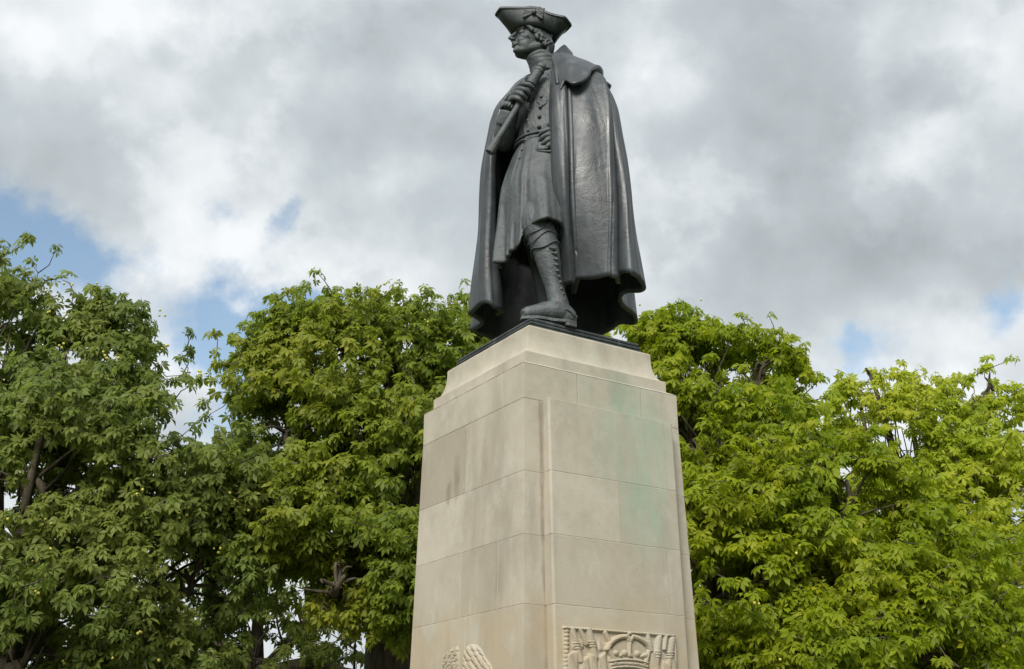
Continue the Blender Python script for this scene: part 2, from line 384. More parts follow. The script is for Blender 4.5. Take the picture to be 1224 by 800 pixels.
# ================================================================== the plinth
PL = lo(PW / 2, PD / 2, 0)
plinth = root('stone_plinth', PL, 'tall pale stone plinth of squared blocks under the bronze statue', 'plinth')
J = [4.265, 3.705, 3.24, 2.75, 2.26, 1.76, 1.26, .62]
def bat(z): return .021 * (4.265 - z) if z < 4.265 else 0
def block(name, u0, u1, v0, v1, z0, z1, mat=STONE, bev=.0032, batt=True, tone=None, edges=(0, 0, 0, 0)):
    """a hexahedral stone; sides lying on the pier's faces follow the batter"""
    g = .0009
    V = []
    for z in (z0 + g, z1 - g):
        k = bat(z) if batt else 0; g = .0020
        ua = u0 - k if edges[0] else u0 + g; ub = u1 + k if edges[1] else u1 - g
        va = v0 - k if edges[2] else v0 + g; vb = v1 + k if edges[3] else v1 - g
        for (u, v) in ((ua, va), (ub, va), (ub, vb), (ua, vb)): V.append(lo(u, v, z))
    bm = bmesh.new(); vs = [bm.verts.new(p) for p in V]
    for f in ((3, 2, 1, 0), (4, 5, 6, 7), (0, 1, 5, 4), (1, 2, 6, 5), (2, 3, 7, 6), (3, 0, 4, 7)): bm.faces.new([vs[i] for i in f])
    bmesh.ops.bevel(bm, geom=bm.edges[:], offset=bev, segments=2, affect='EDGES', profile=.6)
    me = bpy.data.meshes.new(name); bm.to_mesh(me); bm.free()
    o = link(name, me, mat, smooth=False); child(o, plinth); o['tone'] = random.random() * .8 if tone is None else tone
    return o
def build_plinth():
    # mortar core, behind the faces of the stones
    g = Geo(); rings = []
    for z in (0.0, 4.26):
        k = bat(z) - .0024; rings.append([lo(-k, -k, z), lo(PW + k, -k, z), lo(PW + k, PD + k, z), lo(-k, PD + k, z)])
    g.loft(rings); o = g.obj('mortar_core', MORTAR, smooth=False); child(o, plinth)
    g = Geo(); g.loft([[lo(SW + .012, -bat(z) - PR + .0024, z), lo(PW - SW - .012, -bat(z) - PR + .0024, z), lo(PW - SW - .012, .02, z), lo(SW + .012, .02, z)] for z in (0., 4.25)])
    o = g.obj('mortar_core', MORTAR, smooth=False); child(o, plinth)
    vL = {0: [pix_v(558.5, 540)[0]], 1: [], 2: [pix_v(554, 690)[0], pix_v(598.5, 720)[0]], 3: [.75], 4: [.5, 1.1], 5: [.8], 6: [.5, 1.1]}
    uR = {0: [pix_u(794.4, 545)[0]], 1: [pix_u(738.5, 620)[0]], 2: [pix_u(796, 700)[0]], 3: [], 4: [.7], 5: [.5, 1.1], 6: [.8]}
    for c in range(len(J) - 1):
        z1, z0 = J[c], J[c + 1]
        vs = [0] + sorted(vL.get(c, [])) + [PD]
        # left-hand face stones, running through to the middle of the pier, the last one turning the corner
        for i in range(len(vs) - 1):
            block('stone_block', 0, PW * .5, vs[i], vs[i + 1], z0, z1, edges=(1, 0, vs[i] == 0, vs[i + 1] == PD), tone=[.2, .75, .1, .5, .3, .6, .4][(c * 2 + i) % 7])
        for i, (a, b) in enumerate([(0, PD * .5), (PD * .5, PD)]):
            block('stone_block', PW * .5, PW, a, b, z0, z1, edges=(0, 1, i == 0, i == 1))
        # projecting panel stones of the right-hand face
        us = [SW] + [u for u in sorted(uR.get(c, [])) if SW + .1 < u < PW - SW - .04] + [PW - SW]
        for i in range(len(us) - 1):
            k0, k1 = bat(z0), bat(z1); gg = .0009; V = []
            for z, k in ((z0 + gg, k0), (z1 - gg - (.004 if c == 0 else 0), k1)):
                for (u, v) in ((us[i] + gg, -PR - k), (us[i + 1] - gg, -PR - k), (us[i + 1] - gg, -k - .0005), (us[i] + gg, -k - .0005)): V.append(lo(u, v, z))
            bm = bmesh.new(); q = [bm.verts.new(p) for p in V]
            for f in ((3, 2, 1, 0), (4, 5, 6, 7), (0, 1, 5, 4), (1, 2, 6, 5), (2, 3, 7, 6), (3, 0, 4, 7)): bm.faces.new([q[t] for t in f])
            bm.edges.ensure_lookup_table()
            vert = [e for e in bm.edges if abs(e.verts[0].co.z - e.verts[1].co.z) > .2 and all(abs((np.array(x.co) - C0).dot(VV) + PR) < .08 for x in e.verts) and ((i == 0 and abs((np.array(e.verts[0].co) - C0).dot(UU) - SW) < .02) or (i == len(us) - 2 and abs((np.array(e.verts[0].co) - C0).dot(UU) - PW + SW) < .02))]
            bmesh.ops.bevel(bm, geom=vert, offset=.018, segments=4, affect='EDGES', profile=.5)
            hz = [e for e in bm.edges if abs(e.verts[0].co.z - e.verts[1].co.z) < .01 and all((np.array(x.co) - C0).dot(VV) < -PR + .04 for x in e.verts)]
            bmesh.ops.bevel(bm, geom=hz, offset=.0028, segments=1, affect='EDGES')
            if c == 0:
                pass
            me = bpy.data.meshes.new('panel_stone'); bm.to_mesh(me); bm.free()
            o = link('panel_stone', me, STONE, smooth=False); child(o, plinth); o['tone'] = [.3, .15, .5, .35][(c + i) % 4]
    # top course
    zt = 4.545; us = [0, pix_u(765.7, 470, 0)[0], PW]; vs = [0, pix_v(601, 460)[0], PD]
    block('stone_block', 0, PW * .33, 0, vs[1], J[0], zt, edges=(1, 0, 1, 0), tone=.25)
    block('stone_block', 0, PW * .33, vs[1], PD, J[0], zt, edges=(1, 0, 0, 1), tone=.1)
    block('stone_block', PW * .33, us[1], 0, PD * .5, J[0], zt, edges=(0, 0, 1, 0), tone=.22)
    block('stone_block', us[1], PW, 0, PD * .5, J[0], zt, edges=(0, 1, 1, 0), tone=.2)
    block('stone_block', PW * .33, PW, PD * .5, PD, J[0], zt, edges=(0, 1, 0, 1))
    # capping stone: weathered ledge, fascia and hollow moulding
    prof = [(.0, 4.5465), (.0, 4.549), (.052, 4.578), (.060, 4.582), (.060, 4.668), (.063, 4.674)]
    for k in np.linspace(0, 1, 14)[1:]:
        a = k * math.pi / 2; prof.append((.063 + .078 * math.sin(a), 4.674 + .20 * (1 - math.cos(a))))
    prof += [(.141, 4.915), (.146, 4.928), (.154, 4.932)]
    rings = []
    def ringat(s, z, n=14):
        pts = []
        cs = [(s, s), (PW - s, s), (PW - s, PD - s), (s, PD - s)]
        for a in range(4):
            p, q = cs[a], cs[(a + 1) % 4]
            for k in range(n): t = k / n; pts.append(lo(p[0] + (q[0] - p[0]) * t, p[1] + (q[1] - p[1]) * t, z))
        return pts
    for s_, z in prof: rings.append(ringat(s_, z))
    V = [p + np.array([math.sin(p[0] * 37 + p[2] * 20) * .0012, math.sin(p[1] * 41) * .0012, 0]) for r in rings for p in r]
    F = grid_faces(len(rings), len(rings[0]), True); n = len(rings[0]); F.append(tuple((len(rings) - 1) * n + j for j in range(n))); F.append(tuple(range(n))[::-1])
    o = link('capping_stone', mesh('capping_stone', V, F), STONE, smooth=False); child(o, plinth); o['tone'] = .05
    # stepped foot of the plinth
    for (s_, z0, z1) in ((-.16, .31, .62), (-.36, .0, .31)):
        for (a, b, c_, d) in ((s_, PW / 2, s_, PD / 2), (PW / 2, PW - s_, s_, PD / 2), (s_, PW / 2, PD / 2, PD - s_), (PW / 2, PW - s_, PD / 2, PD - s_)):
            block('foot_stone', a, b, c_, d, z0, z1, batt=False)
build_plinth()

# ---- carved relief on the right-hand face and wreath on the left-hand face: height fields on real planes
def seg_d(x, y, a, b):
    ax_, ay = a; bx_, by = b; dx, dy = bx_ - ax_, by - ay
    t = np.clip(((x - ax_) * dx + (y - ay) * dy) / (dx * dx + dy * dy), 0, 1)
    return np.hypot(x - ax_ - t * dx, y - ay - t * dy), t
def rnd(d, r): return np.sqrt(np.clip(1 - (d / r) ** 2, 0, 1))
def arc_d(x, y, pts):
    d = np.full(x.shape, 1e9)
    pp = catmull(np.array(pts, float), 24)
    for i in range(23): d = np.minimum(d, seg_d(x, y, pp[i], pp[i + 1])[0])
    return d
def crest_height(x, y):
    """x,y in px of the photograph; returns height 0..1"""
    h = np.zeros_like(x)
    mx = lambda v: np.maximum(h, v)
    top = 749.3 + .074 * (x - 675)
    # raised border on top and a scalloped left edge
    h = mx(.55 * rnd(y - top - 1.2, 1.6)); 
    h = mx(.45 * rnd(np.hypot(x - 677, np.mod(y - 752, 5) - 2.5), 3.0))
    h = mx(.4 * rnd(x - 806.8, 1.8))
    # banner poles with bands
    for (a, b, r) in (((683, 752), (694, 790), 3.4), ((703, 752), (711, 786), 3.6), ((692, 752), (700, 770), 2.4), ((722, 756), (729, 770), 2.8), ((787, 762), (783, 800), 3.6), ((803, 764), (798, 800), 3.6), ((773, 758), (776, 772), 2.6), ((795, 760), (793, 776), 2.4)):
        d, t = seg_d(x, y, a, b); h = mx(.7 * rnd(d, r))
        for k in (.45, .53, .62): q = (a[0] + (b[0] - a[0]) * k, a[1] + (b[1] - a[1]) * k); h = mx(.85 * rnd(np.hypot((x - q[0]) * .7, (y - q[1]) * 2.4), r * .95) * (r > 3))
    # drapery of the banners
    def drape(x0, x1, ytop, slope, fold, amp, ybot=900):
        m = (1 / (1 + np.exp(-(x - x0) * 2.2))) * (1 / (1 + np.exp((x - x1) * 2.2))) * (1 / (1 + np.exp(-(y - ytop - slope * (x - x0)) * 1.8))) * (1 / (1 + np.exp((y - ybot) * 1.5)))
        return m * (amp + .16 * np.sin((x - y * .35) / fold))
    h = mx(drape(677, 690, 782, -.35, 2.2, .55)); h = mx(drape(694, 704, 789, -.5, 1.9, .62)); h = mx(drape(703, 713, 782, .3, 2.0, .7)); h = mx(drape(714, 724, 786, -.7, 1.8, .5))
    h = mx(drape(776, 787, 778, .2, 2.1, .55)); h = mx(drape(791, 801, 790, .6, 2.0, .6)); h = mx(drape(799, 807, 778, .5, 1.7, .45))
    h = mx(drape(684, 697, 760, .6, 1.6, .25, 775)); h = mx(drape(715, 724, 764, .7, 1.6, .22, 778))
    # crown: lined cap, two arches meeting in a dip, pearls, jewelled band
    cap = ((np.hypot((x - 750.5) / 23.5, (y - 789) / 24) < 1) & (y < 791)).astype(float); h = mx(.42 * cap)
    for pts in ([(724.5, 776), (729, 768), (738, 762.5), (747, 761.5), (750.5, 766)], [(776, 777.5), (772, 770), (763, 764), (755, 762), (751, 766)]):
        h = mx(.98 * rnd(arc_d(x, y, pts), 3.3)); 
    for pts in ([(727, 778), (733, 790), (733, 793)], [(774, 779), (771, 790), (770, 793)]): h = mx(.85 * rnd(arc_d(x, y, pts), 2.8))
    h = mx(.95 * rnd(seg_d(x, y, (750.8, 766), (750.5, 784))[0], 2.4))
    for (cx_, cy_, r) in ((734.5, 781, 4.0), (745, 781, 4.4), (760, 782, 4.4), (769.5, 783.5, 3.6), (740, 784, 2.6), (765, 785, 2.6), (752, 784, 3)): h = mx(.9 * rnd(np.hypot(x - cx_, y - cy_), r))
    for (cx_, cy_, r) in ((746.5, 760.5, 2.4), (754.5, 761, 2.4), (750.5, 757.5, 2.4)): h = mx(1.1 * rnd(np.hypot(x - cx_, y - cy_), r))
    for off, r, am in ((0, 1.8, 1.0), (4.2, 3.0, .85), (8.4, 1.8, 1.0)):
        yy = 789 + off + .05 * (x - 750) - .006 * (x - 750) ** 2 * -1
        m = (np.abs(x - 750.5) < 22.5 - off * .12); h = np.maximum(h, am * rnd(y - yy, r) * m)
    for cx_ in (733, 741, 750, 759, 768): h = mx(1.0 * rnd(np.hypot(x - cx_, y - 793.6 - .05 * (cx_ - 750)), 2.0))
    # supporting shield shape carries on below the frame
    sh = rnd(np.hypot((x - 750) / 24, (y - 822) / 22), 1.) ; h = mx(.55 * sh)
    return h
def poly_d(x, y, pts):
    """signed distance to a polygon, negative inside"""
    d = np.full(x.shape, 1e9); ins = np.zeros(x.shape, bool); n = len(pts)
    for i in range(n):
        a, b = pts[i], pts[(i + 1) % n]; d = np.minimum(d, seg_d(x, y, a, b)[0])
        c = ((a[1] > y) != (b[1] > y)) & (x < (b[0] - a[0]) * (y - a[1]) / (b[1] - a[1] + 1e-9) + a[0]); ins ^= c
    return np.where(ins, -d, d)
def wreath_height(x, y):
    h = np.zeros_like(x); rs = np.random.default_rng(5)
    lobes = ([(512, 830), (516, 806), (521, 794), (529, 784), (538, 776.5), (547, 772), (549.3, 776), (549, 800), (548, 830)],
             [(551, 830), (552, 800), (554, 782), (556.5, 774), (562, 770), (570, 770.5), (576, 776), (580, 785), (587, 795), (592, 808), (596, 830)])
    for k, pl in enumerate(lobes):
        d = -poly_d(x, y, pl); m = np.clip(d / 5.0, 0, 1); body = .5 * np.sqrt(np.clip(1 - (1 - m) ** 2, 0, 1)) * (d > 0)
        e = np.zeros_like(x)
        if k == 0: spots = [(513 + i * 5.2 + (j % 2) * 2.6, 774 + j * 4.2) for j in range(14) for i in range(8)]; ang = -.85; la, lb = 4.4, 2.1
        else: spots = [(553 + i * 7.2 + (j % 2) * 3.4, 776 + j * 5.6) for j in range(11) for i in range(7)]; ang = .95; la, lb = 5.4, 2.9
        for (cx_, cy_) in spots:
            cx_ += rs.normal(0, .5); cy_ += rs.normal(0, .5); an = ang + rs.normal(0, .2)
            lx = (x - cx_) * math.cos(an) + (y - cy_) * math.sin(an); ly = -(x - cx_) * math.sin(an) + (y - cy_) * math.cos(an)
            e = np.maximum(e, rnd(np.hypot(lx / la, ly / lb), 1.) * (.75 + .25 * np.clip(lx / la, -1, 1)))
        h = np.maximum(h, body * (.45 + .75 * e) * 1.1)
    return h
def relief(name, plane, a0, a1, z0, z1, na, nz, off, depth, hf, fade=None):
    """plane 'u': on the right-hand face (a = u), 'v': on the left-hand face (a = v)"""
    A = np.linspace(a0, a1, na); Z = np.linspace(z1, z0, nz); V = np.zeros((nz, na, 3))
    for i, z in enumerate(Z):
        for j, a in enumerate(A): V[i, j] = lo(a, off - bat(z), z) if plane == 'u' else lo(off - bat(z), a, z)
    px, py, _ = proj(V); h = hf(px, py) * depth * (1 + .10 * np.sin(px * 1.7 + py * .9) * np.sin(py * 2.1 - px * .6)) + .0015 * (np.sin(px * 3.1) * np.sin(py * 2.7 + px))
    n = -VV if plane == 'u' else -UU
    front = V + n * h[..., None]
    if fade is not None:     # free-standing carving: sink flat ground slightly inside the wall
        front = front + n * np.where(h < depth * .06, -.006, .0)[..., None]
    verts = list(front.reshape(-1, 3)); F = grid_faces(nz, na)
    if plane == 'v': F = [f[::-1] for f in F]
    # side walls back into the face
    edge = [(0, j) for j in range(na)] + [(i, na - 1) for i in range(1, nz)] + [(nz - 1, j) for j in range(na - 2, -1, -1)] + [(i, 0) for i in range(nz - 2, 0, -1)]
    b0 = len(verts)
    for (i, j) in edge: verts.append(V[i, j] - n * .035)
    m = len(edge)
    for k in range(m):
        i, j = edge[k]; i2, j2 = edge[(k + 1) % m]; F.append((i * na + j, b0 + k, b0 + (k + 1) % m, i2 * na + j2))
    o = link(name, mesh(name, verts, F), STONE); child(o, plinth); o['tone'] = .35
    return o
uA, zA = pix_u(675, 748.5, -.14 - bat(2.65)); uB, zB = pix_u(808, 758.5, -.14 - bat(2.65))
print('panel', uA, zA, uB, zB)
relief('carved_panel', 'u', uA, uB, 2.0, (zA + zB) / 2, 330, 260, -PR - .016, .034, crest_height)['label'] = 'carved relief of a crown between furled banners'
relief('carved_wreath', 'v', .10, 1.05, 2.18, 2.70, 330, 200, -.001, .036, wreath_height, fade=1)['label'] = 'carved laurel wreath in relief'

for o_ in list(COL.objects):
    if o_.type == 'MESH' and 'tone' in o_:
        o_.data.attributes.new('tone', 'FLOAT', 'POINT').data.foreach_set('value', [float(o_['tone'])] * len(o_.data.vertices)); del o_['tone']
# ================================================================== the statue
ST = lo(PW / 2, PD / 2, 4.935)
statue = root('bronze_statue', ST, 'dark bronze statue of a cloaked man in tricorn hat holding telescope on stone plinth', 'statue')
def base_plate():
    prof = [(.210, 4.9325), (.188, 4.9365), (.184, 4.950), (.190, 4.958), (.206, 4.961), (.206, 4.968), (.194, 4.971), (.190, 4.982), (.196, 4.990), (.212, 4.993), (.212, 5.000), (.202, 5.003), (.198, 5.014), (.206, 5.024), (.224, 5.030)]
    rings = []
    for s_, z in prof:
        r = []
        for (cx_, cy_, a0) in ((s_, s_, 180), (PW - s_, s_, 270), (PW - s_, PD - s_, 0), (s_, PD - s_, 90)):
            rr = .02
            sx = 1 if cx_ < PW / 2 else -1; sy = 1 if cy_ < PD / 2 else -1
            for k in range(5): a = R(a0 + 22.5 * k); r.append(lo(cx_ + sx * rr + rr * math.cos(a), cy_ + sy * rr + rr * math.sin(a), z))
        rings.append(r)
    g = Geo(); g.loft(rings); return child(g.obj('base_plate', BRONZE_D, smooth=False), statue)
base_plate()

# body frame: facing, left, up
FA = R(40); FW = np.array([-math.cos(FA), -math.sin(FA), 0]); LF = np.array([math.sin(FA), -math.cos(FA), 0]); UP = np.array([0, 0, 1.])
HA = R(24); HF = np.array([-math.cos(HA), -math.sin(HA), 0]); HL = np.array([math.sin(HA), -math.cos(HA), 0])
tilt = R(7); HF2 = HF * math.cos(tilt) + UP * math.sin(tilt); HU = UP * math.cos(tilt) - HF * math.sin(tilt)
HC = P(634.5, 51, 9.0)        # centre of the head (ear height, mid skull)
KH = 1.86
def hp(f, l, u): return HC + KH * (HF2 * f + HL * l + HU * u)
HAX = [HF2, HL, HU]
def body():
    g = Geo()
    K = KH
    E = lambda f, l, u, a, b, c: g.ell(hp(f, l, u), HAX, (a * K, b * K, c * K), 20, 14)
    # head: skull, face, jaw
    E(-.012, 0, .028, .092, .072, .088)
    E(.030, 0, -.022, .052, .050, .075)
    E(.060, 0, -.078, .028, .026, .022)       # chin
    E(.074, 0, -.085, .016, .016, .013)
    for s_ in (-1, 1):
        g.caps(hp(-.022, s_ * .044, -.046), hp(.048, s_ * .019, -.080), .026 * K, .023 * K)   # jaw line
        E(.032, s_ * .028, -.050, .044, .028, .040)
        E(.048, s_ * .038, -.016, .030, .021, .017)    # cheek bone
        E(.052, s_ * .028, -.034, .032, .024, .024)
        E(.0655, s_ * .031, .0125, .0145, .0150, .0115)    # eyeball, set back under the brow
        g.caps(hp(.086, s_ * .012, .036), hp(.068, s_ * .046, .034), .0075 * K, .0075 * K)    # brow ridge
        g.caps(hp(.0800, s_ * .020, .0200), hp(.0700, s_ * .044, .0180), .0026 * K, .0026 * K)   # upper lid
        E(.098, s_ * .0105, -.026, .009, .0070, .0065)  # nostril wing
        E(-.004, s_ * .074, .0, .016, .008, .028)      # ear
    E(.066, 0, .050, .026, .050, .030)        # forehead
    g.caps(hp(.082, 0, .032), hp(.114, 0, -.018), .0075 * K, .0095 * K)   # nose
    g.caps(hp(.088, 0, -.026), hp(.117, 0, -.0235), .008 * K, .0085 * K)
    E(.080, 0, -.048, .014, .022, .014)       # muzzle
    g.caps(hp(.091, -.014, -.0460), hp(.091, .014, -.0460), .0048 * K, .0048 * K)              # upper lip
    g.caps(hp(.0965, -.005, -.0455), hp(.0965, .005, -.0455), .0052 * K, .0052 * K)
    g.caps(hp(.091, -.012, -.0600), hp(.091, .012, -.0600), .0058 * K, .0058 * K)            # lower lip
    # neck
    nb = P(655, 98, 9.06); g.caps(hp(-.032, 0, -.05), nb, .056 * K, .062 * K, 20)
    # torso: a loft inside the coat
    rings = []
    for z, px, Y, a, b in ((6.55, 652, 8.97, .30, .26), (6.9, 653, 8.97, .27, .21), (7.2, 655, 8.99, .31, .23), (7.45, 656, 9.02, .34, .23), (7.62, 656, 9.05, .30, .19), (7.74, 656, 9.06, .17, .15)):
        c = Q(px, Y, z); rings.append([c + FW * b * math.cos(w) + LF * a * math.sin(w) for w in np.linspace(0, 2 * math.pi, 28, endpoint=False)])
    g.loft(rings)
    # near (left) leg with gaiter and shoe
    leg = [(Q(664, 8.86, 6.75), .20), (P(650, 245, 8.66), .165), (P(643.5, 268, 8.55), .152), (P(648, 285, 8.51), .128), (P(653, 302, 8.49), .112), (P(657.5, 322, 8.49), .095), (P(661.5, 340, 8.50), .078), (P(665.5, 355, 8.51), .080), (P(668, 366, 8.51), .088)]
    g.tube([p for p, r in leg], [r for p, r in leg], 22, 4)
    ank = P(668, 366, 8.51)
    g.caps(P(667, 368, 8.50), P(677, 379, 8.50), .085, .085)
    g.tube([P(682, 380, 8.50), P(670, 374, 8.48), P(655, 372, 8.45), P(643, 373.5, 8.43), P(630, 375, 8.41), P(624.5, 376.5, 8.40)], [.062, .085, .082, .070, .056, .038], 16, 3)
    # sole and heel
    g.tube([P(686, 385, 8.50), P(670, 384.5, 8.48), P(650, 383, 8.44), P(634, 380.5, 8.42), P(624, 378.5, 8.40)], [.034, .034, .036, .034, .026], 10, 2)
    g.caps(P(683, 382, 8.52), P(680, 386, 8.50), .045, .045)
    # far (right) leg, set back under the coat
    hz = [(Q(640, 9.02, 6.75), .19), (Q(640, 8.98, 6.3), .15), (Q(646, 8.99, 5.95), .12), (Q(654, 9.02, 5.55), .095), (Q(659, 9.05, 5.22), .075), (Q(660, 9.06, 5.10), .07)]
    g.tube([p for p, r in hz], [r for p, r in hz], 18, 4)
    g.tube([Q(668, 9.10, 5.08), Q(650, 9.02, 5.10), Q(636, 8.96, 5.085), Q(625, 8.90, 5.07)], [.055, .07, .055, .035], 12, 3)
    # right arm: shoulder, elbow, wrist (sleeve of the coat comes later)
    g.caps(Q(622, 9.24, 7.5), P(603, 168, 9.06), .11, .08); g.caps(P(603, 168, 9.06), P(608, 138, 8.88), .08, .06)
    g.caps(P(607, 138, 8.86), P(614, 124, 8.80), .052, .052)
    # left arm under the cloak to the hip
    g.caps(Q(688, 8.90, 7.48), P(710, 166, 8.74), .11, .085); g.caps(P(710, 166, 8.74), P(672, 166, 8.66), .085, .055)
    o = g.obj('body', BRONZE_D); remesh(o, .0075, 1); return child(o, statue)
body()

def hand_right():
    """closed round the telescope, knuckles to the left"""
    g = Geo()
    g.ell(P(616.5, 115, 8.80), [np.array([.6, 0, .8]), np.array([.8, 0, -.6]), AX[1]], (.085, .052, .062), 16, 10)
    def fing(pts, r):
        pp = [P(x, y, Y) for x, y, Y in pts]; g.tube(pp, r, 10, 4)
        g.ell(pp[-1], AX, (r[-1],) * 3, 8, 6)
    fing([(619, 104, 8.80), (624, 101, 8.70), (631, 101.5, 8.655), (637, 105, 8.68)], [.027, .026, .024, .020])
    fing([(615, 109, 8.80), (620, 106.5, 8.68), (627, 107.5, 8.64), (632, 112, 8.67)], [.028, .027, .025, .020])
    fing([(611.5, 114, 8.80), (616.5, 111.5, 8.675), (623.5, 113, 8.64), (628.5, 118, 8.67)], [.027, .026, .024, .019])
    fing([(609, 119.5, 8.81), (613.5, 117, 8.69), (620, 118.5, 8.655), (625, 123, 8.68)], [.024, .023, .021, .017])
    fing([(617, 112, 8.84), (627, 104, 8.83), (636, 97, 8.80), (641, 95, 8.76)], [.036, .031, .027, .022])     # thumb behind the tube
    o = g.obj('right_hand', BRONZE_D); remesh(o, .006, 1); return child(o, statue)
hand_right()
def hand_left():
    g = Geo()
    g.ell(P(664, 163, 8.60), [AX[0], AX[2], AX[1]], (.062, .05, .04), 16, 10)
    def fing(pts, r):
        pp = [P(x, y, Y) for x, y, Y in pts]; g.tube(pp, r, 10, 4); g.ell(pp[-1], AX, (r[-1],) * 3, 8, 6)
    fing([(661, 156, 8.62), (654, 155.5, 8.60), (648, 158.5, 8.62), (645, 162, 8.65)], [.024, .024, .021, .018])
    fing([(660, 161, 8.61), (654, 161.5, 8.59), (648, 165, 8.61), (645, 169, 8.64)], [.025, .024, .021, .018])
    fing([(660, 166, 8.61), (654, 168, 8.59), (649, 172, 8.61), (647, 175.5, 8.64)], [.024, .023, .021, .018])
    fing([(661, 170.5, 8.62), (657, 173, 8.60), (653, 176.5, 8.61), (651.5, 179, 8.63)], [.021, .021, .019, .016])
    fing([(664, 157, 8.66), (660, 150.5, 8.67), (656, 149, 8.70)], [.028, .025, .02])
    o = g.obj('left_hand', BRONZE_D); remesh(o, .006, 1); return child(o, statue)
hand_left()

def telescope():
    a, b = P(648.5, 78, 8.68), P(585.5, 182.5, 8.74)
    prof = [(0, .0), (0, .042), (.012, .046), (.035, .046), (.04, .040), (.055, .040), (.06, .050), (.075, .050), (.08, .046), (.20, .048), (.205, .053), (.225, .053), (.23, .043), (.44, .032), (.50, .028), (.60, .027), (.82, .031), (.86, .033), (.865, .040), (.93, .042), (.985, .044), (1., .042), (1.0, .0)]
    path = [a + (b - a) * t for t, r in prof]; V = []; seg = 20
    d = (b - a) / np.linalg.norm(b - a); s_ = np.cross(d, UP); s_ /= np.linalg.norm(s_); t_ = np.cross(d, s_)
    for (t, r), p in zip(prof, path):
        sag = np.array([0, 0, 0]) 
        for j in range(seg): w = 2 * math.pi * j / seg; V.append(p + sag + max(r, .0005) * (s_ * math.cos(w) + t_ * math.sin(w)))
    o = link('telescope', mesh('telescope', V, grid_faces(len(prof), seg, True)), BRONZE_D, smooth=False); o.data.polygons.foreach_set('use_smooth', [True] * len(o.data.polygons))
    m = o.modifiers.new('e', 'EDGE_SPLIT'); m.split_angle = R(35); apply_mods(o)
    return child(o, statue)
telescope()

